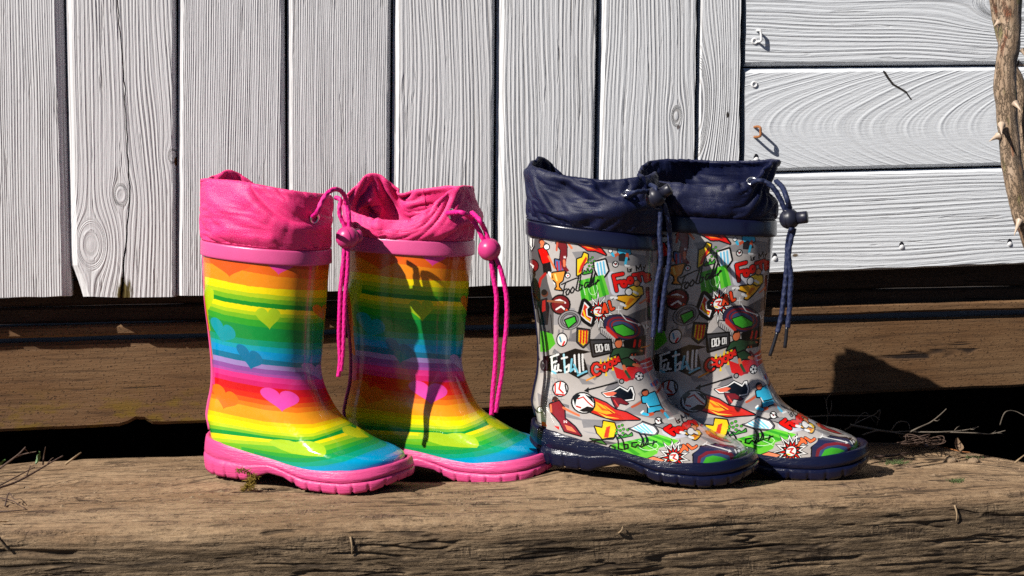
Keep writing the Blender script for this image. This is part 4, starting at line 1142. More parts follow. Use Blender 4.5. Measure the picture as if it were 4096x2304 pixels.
# fireball
PL_(C7, [(530, 720), (640, 765), (710, 815), (790, 835), (860, 872), (890, 888), (700, 892), (600, 862), (520, 830)], (206, 40, 26), 3)
PL_(C7, [(540, 745), (640, 790), (710, 840), (640, 850), (540, 818)], (250, 176, 40)); PL_(C7, [(560, 760), (620, 805), (690, 830), (610, 820)], (234, 96, 26)); PL_(C7, [(600, 770), (660, 815), (720, 855), (790, 872), (680, 840)], (150, 24, 22)); PL_(C7, [(570, 830), (640, 862), (740, 882), (640, 876)], (250, 200, 70))
DI(C7, 470, 765, 44, Wt, 5, 38, .3); PL_(C7, [(392, 720), (430, 700), (452, 705), (420, 740), (410, 790)], K); PL_(C7, [(480, 700), (530, 720), (552, 770), (520, 740)], K); PL_(C7, [(440, 820), (500, 790), (545, 800), (520, 830), (470, 832)], (24, 20, 20)); ST(C7, [(430, 735), (470, 720), (505, 760), (540, 790)], (190, 44, 30), 4); ST(C7, [(420, 790), (450, 800)], (190, 44, 30), 5)
# football shoe with studs
PL_(C7, [(608, 690), (700, 668), (740, 640), (800, 672), (815, 648), (835, 645), (852, 700), (845, 742), (780, 752), (700, 722), (640, 720)], Wt, 2); PL_(C7, [(616, 692), (700, 676), (742, 650), (800, 684), (822, 656), (842, 700), (836, 735), (780, 742), (700, 714), (645, 712)], K); PL_(C7, [(616, 692), (690, 680), (720, 690), (690, 712), (645, 712)], (226, 104, 72)); PL_(C7, [(676, 722), (750, 730), (806, 770), (790, 778), (740, 765), (715, 805)], (112, 24, 28), 2); ST(C7, [(700, 745), (730, 790)], (206, 60, 50), 4)
# sky blue player on the vamp
ST(C7, [(912, 750), (832, 795)], (184, 84, 54), 9); ST(C7, [(1005, 695), (1045, 635)], (160, 66, 44), 9)
PL_(C7, [(905, 722), (940, 705), (1000, 682), (1012, 705), (1042, 780), (960, 802), (940, 765), (912, 762)], CY, 3); PL_(C7, [(952, 800), (1042, 785), (1066, 815), (1010, 822), (985, 835), (952, 838)], CY, 3); ST(C7, [(940, 770), (958, 800)], Wt, 3)
ST(C7, [(985, 845), (950, 855)], (200, 84, 50), 13); ST(C7, [(950, 853), (908, 842)], CY, 11); ST(C7, [(900, 838), (915, 825)], Wt, 7); ST(C7, [(1052, 820), (1075, 840)], (200, 84, 50), 12); ST(C7, [(1075, 840), (1102, 875)], CY, 10); ST(C7, [(1105, 884), (1138, 876)], Wt, 5)
DI(C7, 930, 688, 12, (196, 98, 64), 3); PL_(C7, [(902, 688), (905, 668), (935, 662), (945, 672), (920, 678)], (26, 20, 20))
PL_(C7, [(965, 622), (1020, 582), (1046, 592), (1004, 642), (976, 644)], (74, 108, 170)); ST(C7, [(985, 615), (995, 635)], (190, 44, 56), 5); ST(C7, [(1015, 600), (1018, 620)], (190, 44, 56), 5)
DI(C7, 1028, 898, 12, Wt, 3); DI(C7, 1028, 898, 4, (120, 40, 40)); ST(C7, [(1012, 885), (1020, 890)], K, 4); ST(C7, [(1042, 890), (1046, 902)], K, 4)
ST(C7, [(1080, 670), (1110, 720), (1150, 740)], (110, 110, 112), 3); ST(C7, [(1090, 720), (1120, 775)], (60, 60, 62), 3)
# second turf motif and pitch on the foot
PL_(C7, [(556, 940), (610, 952), (620, 900), (700, 915), (714, 960), (690, 1030), (612, 1032), (572, 985)], YE, 3); PL_(C7, [(640, 945), (670, 935), (655, 1022), (622, 1022)], (206, 60, 30))
for q in [(735, 940), (760, 930), (720, 965), (745, 970), (770, 960), (800, 965), (715, 990), (765, 990)]: DI(C7, q[0], q[1], 5, (70, 160, 44), 1)
PL_(C7, [(720, 1030), (745, 1005), (760, 1018), (785, 995), (800, 1008), (830, 985), (835, 1008)], (58, 150, 40), 2)
PL_(C7, [(808, 955), (910, 902), (1000, 935), (1028, 975), (1005, 1008), (900, 995)], (90, 90, 96), 2); PL_(C7, [(822, 955), (910, 912), (992, 942), (1016, 975), (998, 998), (902, 986)], Wt)
for i in range(4): ST(C7, [(850 + i * 22, 945 - i * 9 + 4), (905 + i * 26, 982 + i * 2)], (126, 206, 228), 5)
PL_(C7, [(520, 1030), (600, 1040), (640, 1075), (560, 1050)], (60, 120, 44), 2)
PL_(C7, [(664, 1078), (1030, 998), (1180, 1045), (1130, 1075), (1030, 1100), (1020, 1140), (920, 1192), (800, 1180), (710, 1130)], (104, 200, 56))
for i in range(6):
    u0 = i / 6; u1 = u0 + .085
    g = lambda u, w: (664 + 366 * u + (136 + 14 * u) * w, 1078 - 80 * u + (102 - 55 * u) * w)
    PL_(C7, [g(u0, 0), g(u1, 0), g(u1, 1), g(u0, 1)], (52, 160, 34))
for k in range(12):
    a0, a1 = k / 12 * 6.283, (k + 1) / 12 * 6.283
    ST(C7, [(955 + 72 * math.cos(a0), 1085 + 32 * math.sin(a0)), (955 + 72 * math.cos(a1), 1085 + 32 * math.sin(a1))], (214, 240, 200), 1.8)
ST(C7, [(880, 1045), (1020, 1120)], (214, 240, 200), 1.8); ST(C7, [(1090, 1005), (1130, 1030), (1180, 1020)], (214, 240, 200), 1.8); ST(C7, [(745, 1150), (820, 1160), (850, 1185)], (214, 240, 200), 2)
script_word(C7, (560, 1140), (440, -60), (-50, -110), 4.6)
# word, keeper, burst and stadium on the toe
for L in [[(1160, 895), (1170, 915)], [(1155, 884), (1156, 885)], [(1185, 885), (1172, 895), (1190, 905), (1178, 914)], [(1205, 895), (1195, 855), (1215, 875), (1222, 845), (1238, 880)], [(1240, 855), (1250, 865)]]: ST(C7, L, K, 4)
ST(C8, [(190, 975), (270, 1000), (480, 930)], (200, 200, 212), 30)
block_word(C8, [[(186, 958), (252, 1000)], [(186, 958), (225, 935)], [(215, 975), (252, 955)], ring_pts(290, 965, 24, 16), ring_pts(345, 935, 22, 16), [(360, 905), (420, 890)], [(395, 900), (420, 930)], [(430, 885), (462, 925), (490, 910), (455, 900), (470, 890), (430, 885)]], 20, 13)
keeper(C8, (402, 955, .62, .30, .1, .45))
PL_(C8, [(490, 975), (530, 965), (570, 1010), (660, 1040), (690, 1060), (600, 1040), (520, 1010)], (170, 44, 50), 2); DI(C8, 505, 985, 8, SKIN)
burst(C8, 252, 1168, 62, 13, 8)
block_word(C8, [[(300, 1130), (322, 1080), (352, 1115)], [(308, 1110), (345, 1100)], [(352, 1075), (385, 1105), (420, 1085)]], 15, 9, (240, 110, 60))
PL_(C8, [(20, 1190), (100, 1165), (180, 1190), (120, 1225)], (240, 140, 100), 2)
PL_(C8, [(398, 1225), (395, 1150), (450, 1090), (560, 1070), (690, 1090), (720, 1130), (720, 1180), (640, 1215)], (40, 44, 78), 3); PL_(C8, [(425, 1225), (430, 1165), (490, 1125), (590, 1115), (680, 1135), (700, 1160), (690, 1190), (600, 1215)], (124, 36, 50)); PL_(C8, [(445, 1220), (455, 1175), (510, 1145), (590, 1138), (660, 1155), (672, 1185), (600, 1205)], (60, 84, 128)); PL_(C8, [(465, 1215), (490, 1170), (540, 1155), (600, 1165), (650, 1185), (590, 1200)], (70, 190, 52))
ST(C8, [(478, 1065), (670, 1122)], Wt, 3); ST(C8, [(465, 1078), (498, 1052)], Wt, 3); PL_(C8, [(660, 1108), (682, 1126), (654, 1132)], Wt); ST(C8, [(705, 1112), (715, 1135)], Wt, 4); DI(C8, 735, 1120, 6, Wt, 3)
PL_(C8, [(690, 1175), (720, 1150), (770, 1110), (790, 1170), (740, 1190)], (84, 186, 44)); PL_(C8, [(640, 1030), (700, 1030), (760, 1080), (720, 1090)], (150, 150, 152))
# the unseen side repeats the print
k0, k1 = int(.20 * TEX), int(.86 * TEX)
half = TEX // 2
fp.im[:, :k0] = fp.im[:, half:half + k0]
fp.im[:, k1:] = fp.im[:, k1 - half:TEX - half]
IM_FOOT = fp.image('football_print')
M_RAINBOW = gloss_print('rainbow_gloss_print', IM_RAINBOW, .86)
M_FOOT = gloss_print('football_gloss_print', IM_FOOT, .92)

# ------------------------------------------------------------------ boots: parts
def build_upper(bt, m):
    V = upper_geo(bt)
    UV = [(j / NS, i / (NR - 1)) for i in range(NR) for j in range(NS + 1)]
    bt.obj('shaft', V, grid_faces(NR, NS + 1, False, flip=False), m, UV)
    # the seam ridge down the back
    R = catmull(ROWS, np.linspace(0, .80, 60))
    pts = [bt.loc(ring_xyz(r, bt.side, .0010, phi=np.array([math.pi + (.25 if bt.m_band is MAT['pink_band'] else .05)]))[0]) for r in R]
    V, F, U = tube_geo(pts, .0019 if bt.m_band is MAT['pink_band'] else .0013, step=.003, sides=8)
    bt.obj('back_seam', V, F, bt.m_band, U)
def build_sole(bt):
    ns = 420
    ph = np.linspace(0, 2 * math.pi, ns, endpoint=False); s = (1 + np.cos(ph)) / 2
    # even out the points along the outline
    def outline(ph):
        s = (1 + np.cos(ph)) / 2
        return np.stack([-.003 + s * SOLE_L, np.sign(np.sin(ph)) * gfoot(s) * SOLE_W + bt.side * .006 * np.clip((s - .4) / .6, 0, 1) ** 2], 1)
    fine = np.linspace(0, 2 * math.pi, 6000); o = outline(fine)
    o2 = o.copy()
    for _ in range(2):                                    # smooth the outline
        for k in range(2): o2[:, k] = np.convolve(np.concatenate([o2[-61:-1, k], o2[:, k], o2[1:61, k]]), np.ones(121) / 121, 'valid')
    L = np.concatenate([[0], np.cumsum(np.hypot(*np.diff(o2, axis=0).T))]); per = L[-1]
    q = np.linspace(0, per, ns, endpoint=False)
    X = np.stack([np.interp(q, L, o2[:, k]) for k in range(2)], 1)
    s = np.clip((X[:, 0] + .003) / SOLE_L, 0, 1)
    tn = np.roll(X, -1, 0) - np.roll(X, 1, 0); tn /= np.linalg.norm(tn, axis=1)[:, None]
    nrm = np.stack([tn[:, 1], -tn[:, 0]], 1)
    if ((X + nrm * .001)[0, 0] < X[0, 0]): nrm = -nrm
    zb = np.interp(s, [0, .05, .12, .31, .35, .42, .5, .55, .60, .8, .92, 1], [.005, .001, 0, .0005, .004, .0085, .007, .003, 0, 0, .004, .0105])
    zt = np.interp(s, [0, .1, .22, .4, .55, .7, .85, 1], [.030, .0275, .0262, .0212, .0168, .0165, .019, .0245])
    zt = np.convolve(np.concatenate([zt[-12:], zt, zt[:12]]), np.ones(25) / 25, 'valid')
    k = (q / per * 34) % 1
    notch = np.where(k > .82, 1.0, 0.0) * np.where((s < .33) | (s > .53), 1, 0)
    fw = sstep(.44, .52, s); heel = 1 - sstep(.18, .30, s)
    rows = []
    def row(fr, off, extra=0.0, z=None):
        zz = zb + (zt - zb) * fr + extra if z is None else z
        rows.append(np.stack([X[:, 0] + nrm[:, 0] * off, X[:, 1] + nrm[:, 1] * off, zz], 1))
    row(.0, -.010, .0035); row(.0, -.0025, notch * .0016); row(.0, -.0006, notch * .0016); row(.10, .0004 - notch * .0012, notch * .0022)
    row(.30, .0009 - notch * .0006); row(.42, .0010); row(.475, .0010 - .0016 * fw - .0013 * heel); row(.50, .0004 - .0018 * fw - .0014 * heel); row(.55, .0006 + .0004 * fw)
    row(.70, .0002); row(.88, -.0004); row(.97, -.0010); row(1.0, -.0020, .0002); row(1.0, -.0045, -.0004); row(.8, -.0065)
    P_ = np.stack(rows); jit = np.zeros(P_.shape)
    th = np.arange(ns)
    for i in range(3, len(rows) - 2):
        w = (fbm(th * .10 + 7, i * 2.3 + th * 0, 5, 3) - .5) * .0003
        P_[i, :, 0] += nrm[:, 0] * w; P_[i, :, 1] += nrm[:, 1] * w
    wav = (fbm(th * .07, th * 0 + 1.5, 9, 3) - .5) * .0012
    P_[-3:-1, :, 2] += wav
    V = bt.loc(P_).reshape(-1, 3)
    F = grid_faces(len(rows), ns, True, flip=True)
    F.append(tuple(range(ns))); F.append(tuple((len(rows) - 1) * ns + j for j in range(ns))[::-1])
    o = bt.obj('sole', V, F, bt.m_sole)
    return o
def build_band(bt):
    r0 = ROWS[0]
    prof = [(-.0030, -.0015), (.0012, -.0010), (.0018, -.0007), (.0020, .0002), (.0020, .0020), (.0018, .0090), (.0016, .0100), (.0012, .0106), (.0004, .0108), (-.0010, .0106)]
    V = np.concatenate([bt.loc(ring_xyz(r0, bt.side, g, dz)) for g, dz in prof])
    bt.obj('rim_band', V, grid_faces(len(prof), NS + 1, False, flip=True), bt.m_band)
    # stitched fabric edge that sits on the band
    pts = bt.loc(ring_xyz(r0, bt.side, .0006, .0122))
    q, s_ = resample(np.concatenate([pts, pts[1:2]]), .0011)
    V, F, U = tube_geo(pts, .0009, step=.0011, sides=6, lumps=.5, seed=4)
    bt.obj('stitched_seam', V, F, bt.m_cuff, U)

NHO, NPC = 34, 168
def cuff_geo(bt, spec, creases=(), smooth=False, only=False):
    """start of the nylon collar: one sheet from the band up to the rim. angles in degrees, 0 toe, 180 heel, 270 the side that faces the camera"""
    phi = np.linspace(math.pi / 2, math.pi * 2.5, NPC + 1); deg = np.degrees(phi) % 360
    per = lambda tab: np.interp(deg, [t[0] - 360 for t in tab] + [t[0] for t in tab] + [t[0] + 360 for t in tab], [t[1] for t in tab] * 3)
    zt = per(spec['z']); rt = per(spec['r']); bulge = per(spec.get('b', [(0, 0.0)]))
    base = ring_xyz(ROWS[0], bt.side, -.0004, .0105, phi)
    cx = base[:, 0].mean()
    rad = np.stack([base[:, 0] - cx, base[:, 1]], 1); rl = np.linalg.norm(rad, axis=1); rn = rad / rl[:, None]
    hs = np.linspace(0, 1, NHO)
    H_, A_ = np.meshgrid(hs, phi, indexing='ij')
    rr = rl * (1 + (rt - 1) * H_ ** 1.3) + bulge * np.sin(math.pi * H_ ** .8)
    D = np.zeros_like(H_); D_c = 0
    if not smooth:
        a_m, b_m = A_ * .046, H_ * zt; sd = spec.get('seed', 1); D_c = np.zeros_like(H_)
        for sc_, am in ((30, .0030), (75, .0022), (160, .0012)):
            n = fbm(a_m * sc_ + 3, b_m * sc_ * .7 + a_m * sc_ * .4, sd + sc_, 2)
            D += am * (n - .5) * 2 * spec.get('amp', 1.0)
        pl = vnoise(A_ * 15.0, H_ * 0 + .5, sd + 77)
        D += .0026 * (pl - .5) * np.exp(-(H_ / .3) ** 2) * sstep(.0, .05, H_)
        for (u0, h0, u1, h1, am, w) in creases:
            pa, pb = np.array([u0 * .046, h0 * zt.mean()]), np.array([u1 * .046, h1 * zt.mean()])
            d = pb - pa; L2 = d @ d + 1e-12
            t = np.clip(((a_m - pa[0]) * d[0] + (b_m - pa[1]) * d[1]) / L2, 0, 1)
            dist = np.hypot(a_m - pa[0] - d[0] * t, b_m - pa[1] - d[1] * t)
            side = (a_m - pa[0]) * d[1] - (b_m - pa[1]) * d[0]
            prof = np.exp(-dist / np.where(side > 0, w * 2.6, w * .75)) * np.clip(np.minimum(t + .12, 1.12 - t) * 3, 0, 1)
            D += am * prof
            D_c = D_c + am * prof
        if only: return D_c * sstep(.0, .12, H_)
        D *= sstep(.0, .10, H_)
        D[:, -1] = D[:, 0]
    rr = rr + D
    return np.stack([cx + rn[:, 0] * rr, rn[:, 1] * rr, base[:, 2] + H_ * zt], -1)
def relax_cloth(P_, Q, extra_u, extra_v, bend=1.0, iters=230):
    """stiff, thin cloth: keeps its own lengths, which are a little longer than the room it has, so it buckles into creases"""
    X = P_[:, :-1].copy(); T_ = Q[:, :-1]
    nr, nc = X.shape[:2]
    R_ = lambda A, k: np.roll(A, -k, 1)
    ku = np.linalg.norm(R_(T_, 1) - T_, axis=2) * extra_u
    kv = np.linalg.norm(T_[1:] - T_[:-1], axis=2) * extra_v
    d1 = np.sqrt((.5 * (ku[1:] + ku[:-1])) ** 2 + kv ** 2)
    even, odd = np.arange(0, nc, 2), np.arange(1, nc, 2)
    anchor = np.arange(0, nc, 6)
    tgt = T_[-1, anchor].copy()
    def pair(Xa, Xb, rest, st):
        d = Xb - Xa; L = np.linalg.norm(d, axis=-1, keepdims=True) + 1e-9
        return d * (st * .5 * (L - rest[..., None]) / L)
    for it in range(iters):
        for s in (even, odd):                              # along the rows
            n = (s + 1) % nc
            c = pair(X[:, s], X[:, n], ku[:, s], 1.0); X[:, s] += c; X[:, n] -= c
        for s in (0, 1):                                   # up the columns
            a = np.arange(s, nr - 1, 2)
            c = pair(X[a], X[a + 1], kv[a], 1.0); X[a] += c; X[a + 1] -= c
        for s in (0, 1):                                   # both diagonals
            a = np.arange(s, nr - 1, 2)
            Y = R_(X, 1); c = pair(X[a], Y[a + 1], d1[a], .45); X[a] += c; t = np.roll(c, 1, 1); X[a + 1] -= t
            Y = np.roll(X, 1, 1); c = pair(X[a], Y[a + 1], np.roll(d1[a], 1, 1), .45); X[a] += c; t = np.roll(c, -1, 1); X[a + 1] -= t
        w = (.10 if it < iters * .6 else .012) * bend               # bending
        lap = np.zeros_like(X)
        lap += (np.roll(X, 1, 1) + np.roll(X, -1, 1)) * .5 - X
        lap[1:-1] += (X[2:] + X[:-2]) * .5 - X[1:-1]
        X[1:] += lap[1:] * w
        X[0] = T_[0]; X[1] += (T_[1] - X[1]) * .25
        X[-1, anchor] += (tgt - X[-1, anchor]) * .35
        X[-1, :, 2] += (T_[-1, :, 2] - X[-1, :, 2]) * .08
    return np.concatenate([X, X[:, :1]], 1)
def build_cuff(bt, spec):
    Q = cuff_geo(bt, spec, smooth=True)
    cs = Caster(bt.world(bt.loc(Q)).reshape(-1, 3), NHO, NPC + 1)
    cr_ = []
    for (f, p, q, am, w) in spec.get('creases', ()):
        ha, hb = cs.hit(*f(*p)), cs.hit(*f(*q))
        if ha is None or hb is None: continue
        a, b = ha[0], hb[0]
        if abs(a[0] - b[0]) > .4: continue
        cr_.append((math.pi / 2 + a[0] * 2 * math.pi, a[1], math.pi / 2 + b[0] * 2 * math.pi, b[1], am * 1.5, w))
    X = relax_cloth(cuff_geo(bt, spec, cr_), Q, spec.get('eu', 1.06), spec.get('ev', 1.11), spec.get('bend', 1.0))
    nr, nc = NHO, NPC + 1
    du = np.roll(X[:, :-1], -1, 1) - np.roll(X[:, :-1], 1, 1); dv = np.gradient(X[:, :-1], axis=0)
    N = np.cross(du, dv); N /= np.linalg.norm(N, axis=2)[..., None]
    N = np.concatenate([N, N[:, :1]], 1)
    if (N[:, :, :2] * (X[:, :, :2] - X[:, :, :2].mean((0, 1)))).sum() < 0: N = -N
    X = X + N * (cuff_geo(bt, spec, cr_, only=True) * .34)[..., None]
    th = np.full((nr, 1, 1), .0006); th[-3:] = .0011          # doubled hem at the rim
    O, I = X + N * th, X - N * th
    top = (X[-1] + np.array([0, 0, .0009]))[None]
    S_ = np.concatenate([O, top, I[::-1]], 0)
    V = bt.loc(S_).reshape(-1, 3)
    rows = S_.shape[0]
    UV = [(j / NPC, (i if i <= nr else 2 * nr - i) / (2.8 * nr)) for i in range(rows) for j in range(nc)]
    bt.obj('cuff', V, grid_faces(rows, nc, False, flip=True), bt.m_cuff, UV)
    return Caster(bt.world(bt.loc(O)).reshape(-1, 3), nr, nc)
def torus_geo(c, nrm, R, r, n=22, m=8):
    nrm = nrm / np.linalg.norm(nrm); a = np.cross(nrm, [0, 0, 1.0]); a /= np.linalg.norm(a); b = np.cross(nrm, a)
    V = [c + (a * math.cos(t) + b * math.sin(t)) * (R + r * math.cos(k)) + nrm * r * math.sin(k) for t in np.arange(n) / n * 6.28319 for k in np.arange(m) / m * 6.28319]
    return V, [(i * m + j, i * m + (j + 1) % m, ((i + 1) % n) * m + (j + 1) % m, ((i + 1) % n) * m + j) for i in range(n) for j in range(m)]
def axis_lathe(c, ax, prof, n=28):
    ax = ax / np.linalg.norm(ax); a = np.cross(ax, [0.1, 0, 1.0]); a /= np.linalg.norm(a); b = np.cross(ax, a)
    V, F = lathe(prof, n)
    F = list(F); F.append(tuple(range(n))[::-1])
    return [c + a * v[0] + b * v[1] + ax * v[2] for v in V], F
def build_cords(bt, cs, sp):
    """eyelet, cord and toggle, each laid out from where the photograph shows it at this boot's own depth"""
    ex, ey = sp['eyelet']
    h = cs.hit(ex, ey)
    p, n = h[1], h[2]
    if n @ (p - CAM) > 0: n = -n
    V, F = torus_geo(p + n * .0013, n, .0036, .0011)
    bt.obj('eyelet', [bt.unworld(v) for v in V], F, MAT['steel'])
    dh = sp['depth']
    def path(pts, first=None):
        out = [first] if first is not None else []
        for q in pts:
            out.append(at_depth(q[0], q[1], q[2] if len(q) > 2 else dh))
        return out
    r = .00178 * bt.S
    def one(name, pts, m, rr=r, braid=.20, parent=None, **kw):
        V, F, U = tube_geo(pts, rr, step=.0009, sides=14, braid=braid, **kw)
        return bt.obj(name, [bt.unworld(v) for v in V], F, m, U, parent=parent)
    loops = [path(sp['loop1'], p - n * .002), path(sp['loop2'])]
    cord = None
    geo = [tube_geo(q, r, step=.0009, sides=14, braid=.20) for q in loops] + [tube_geo(path(q), r * k_, step=.0009, sides=14, braid=.20) for q, k_ in sp['tails']]
    V, F, U = join_geo(geo)
    cord = bt.obj('cord', [bt.unworld(v) for v in V], F, bt.m_cord, U)
    for q, m in sp.get('tips', ()):
        V, F, U = tube_geo(path(q), r * .72, step=.002, sides=10)
        bt.obj('cord_tip', [bt.unworld(v) for v in V], F, m, U, parent=cord)
    tx_, ty_, rpx, axd, blen, brad = sp['toggle']
    c = at_depth(tx_, ty_, dh); R = rpx / FPX * dh
    ax = np.array(axd, float); ax /= np.linalg.norm(ax)
    prof = [(R * math.sin(a), -R * math.cos(a)) for a in np.linspace(.25, 2.45, 16)]
    prof = prof[:8] + [(prof[7][0] * 1.0, prof[7][1] + .0002), (prof[7][0] - .0003, prof[7][1] + .0004), (prof[7][0] - .0003, prof[7][1] + .0007)] + prof[9:]
    V, F = axis_lathe(c, ax, prof)
    t = bt.obj('toggle', [bt.unworld(v) for v in V], F, bt.m_tog)
    z0 = R * .70
    V, F = axis_lathe(c, ax, [(R * brad, z0), (R * brad, z0 + R * blen * .9), (R * brad * .93, z0 + R * blen), (R * .02, z0 + R * blen)])
    bt.obj('button', [bt.unworld(v) for v in V], F, bt.m_tog, parent=t)
    V, F = axis_lathe(at_depth(tx_ + sp['hole'][0], ty_ + sp['hole'][1], dh), np.array([.15, -.2, 1]), [(r * 1.9, -.0012), (r * 1.9, .0), (r * 1.4, .0003), (r * 1.3, -.0006)], 18)
    bt.obj('collar', [bt.unworld(v) for v in V], F, bt.m_tog, parent=t)

for bt in (near_pink, far_pink):
    bt.m_sole, bt.m_band, bt.m_cuff, bt.m_cord, bt.m_tog, bt.m_up = MAT['pink_rubber'], MAT['pink_band'], MAT['pink_nylon'], MAT['pink_cord'], MAT['pink_plastic'], M_RAINBOW
for bt in (near_navy, far_navy):
    bt.m_sole, bt.m_band, bt.m_cuff, bt.m_cord, bt.m_tog, bt.m_up = MAT['navy_rubber'], MAT['navy_band'], MAT['navy_nylon'], MAT['navy_cord'], MAT['navy_plastic'], M_FOOT
A2 = lambda x, y: (1340 + x * .55193, 660 + y * .5521)
C6 = lambda x, y: (2560 + x * .48309, 600 + y * .48309)
SPEC = {
    near_pink: dict(seed=3, amp=.50, ev=1.07, eu=1.045, z=[(0, .0440), (40, .040), (90, .038), (125, .040), (145, .0530), (160, .0560), (170, .0500), (185, .0470), (200, .0465), (235, .0490), (270, .0500), (315, .0460)],
        r=[(0, 1.06), (60, 1.0), (90, .96), (150, 1.0), (180, 1.05), (225, 1.0), (270, 1.0), (320, 1.04)], b=[(0, .000), (180, .0005), (270, .003)],
        creases=[(A1, (410, 140), (480, 260), .0030, .0030), (A1, (480, 260), (590, 385), .0034, .0030), (A1, (590, 385), (700, 440), .0034, .0030), (A1, (700, 440), (850, 455), .0030, .0030), (A1, (850, 455), (1000, 400), .0024, .0030),
                 (A1, (640, 215), (780, 330), .0022, .0026), (A1, (130, 150), (330, 320), .0016, .0035),
                 (A1, (190, 470), (205, 535), .0022, .0018), (A1, (290, 430), (315, 520), .0026, .0018), (A1, (470, 495), (482, 535), .0020, .0016), (A1, (590, 490), (612, 545), .0022, .0018)]),
    far_pink: dict(seed=14, amp=.65, z=[(0, .0425), (40, .0400), (70, .0405), (95, .0360), (112, .0310), (135, .0470), (150, .0480), (168, .0370), (180, .027), (215, .0205), (260, .0130), (285, .0150), (305, .0250), (325, .0390), (345, .0430)],
        r=[(0, 1.0), (60, .93), (95, .86), (140, .98), (180, 1.03), (230, 1.02), (270, .98), (320, 1.0)], b=[(0, .001), (180, .001), (270, .004)],
        creases=[(A2, (330, 150), (460, 380), .0065, .0035), (A2, (200, 120), (330, 350), -.006, .005), (A2, (480, 380), (680, 240), .005, .003), (A2, (720, 260), (860, 390), .006, .003), (A2, (860, 400), (720, 520), .005, .003), (A2, (600, 330), (840, 330), -.004, .004), (A2, (120, 360), (480, 400), .003, .003), (A2, (260, 420), (330, 510), .003, .003), (A2, (740, 240), (1000, 235), .004, .0025), (A2, (520, 260), (560, 380), -.004, .003), (A2, (550, 480), (600, 420), .002, .003)]),
    near_navy: dict(seed=25, amp=.65, z=[(0, .0455), (20, .0475), (40, .0420), (90, .0350), (130, .0350), (150, .0470), (165, .0490), (180, .0450), (200, .0420), (225, .0400), (255, .0370), (280, .0370), (300, .0390), (325, .0430)],
        r=[(0, 1.0), (60, .96), (90, .93), (150, .94), (180, .94), (225, .95), (270, .99), (320, 1.02)], b=[(0, .002), (180, .000), (270, .004)],
        creases=[(C5, (540, 340), (820, 470), .0060, .0030), (C5, (820, 470), (840, 440), .004, .003), (C5, (620, 330), (800, 430), -.005, .0035), (C5, (150, 250), (300, 560), .0026, .0028), (C5, (240, 190), (560, 260), .004, .0028), (C5, (560, 260), (870, 230), .0045, .003), (C5, (330, 300), (500, 420), -.004, .004), (C5, (700, 500), (1050, 420), .0035, .004), (C5, (480, 520), (520, 600), .003, .0025), (C5, (640, 560), (700, 480), .003, .003)]),
    far_navy: dict(seed=36, amp=.65, z=[(0, .0430), (25, .0440), (60, .0415), (90, .0400), (130, .0395), (160, .036), (190, .028), (225, .0235), (260, .0215), (285, .0220), (305, .0260), (325, .0370), (340, .0430)],
        r=[(0, 1.03), (60, 1.0), (90, .97), (140, .99), (180, 1.0), (225, .98), (270, .97), (320, 1.03)], b=[(0, .001), (180, .001), (270, .003)],
        creases=[(C6, (250, 275), (540, 260), .0045, .003), (C6, (540, 260), (720, 285), .0045, .003), (C6, (720, 285), (1050, 110), .0055, .003), (C6, (520, 270), (570, 400), .006, .003), (C6, (570, 400), (960, 340), .005, .003), (C6, (400, 400), (290, 480), .005, .003), (C6, (700, 290), (880, 400), -.0045, .004), (C6, (960, 420), (1140, 330), .0035, .004), (C6, (380, 100), (470, 200), .005, .003), (C6, (470, 200), (900, 120), .004, .004)]),
}
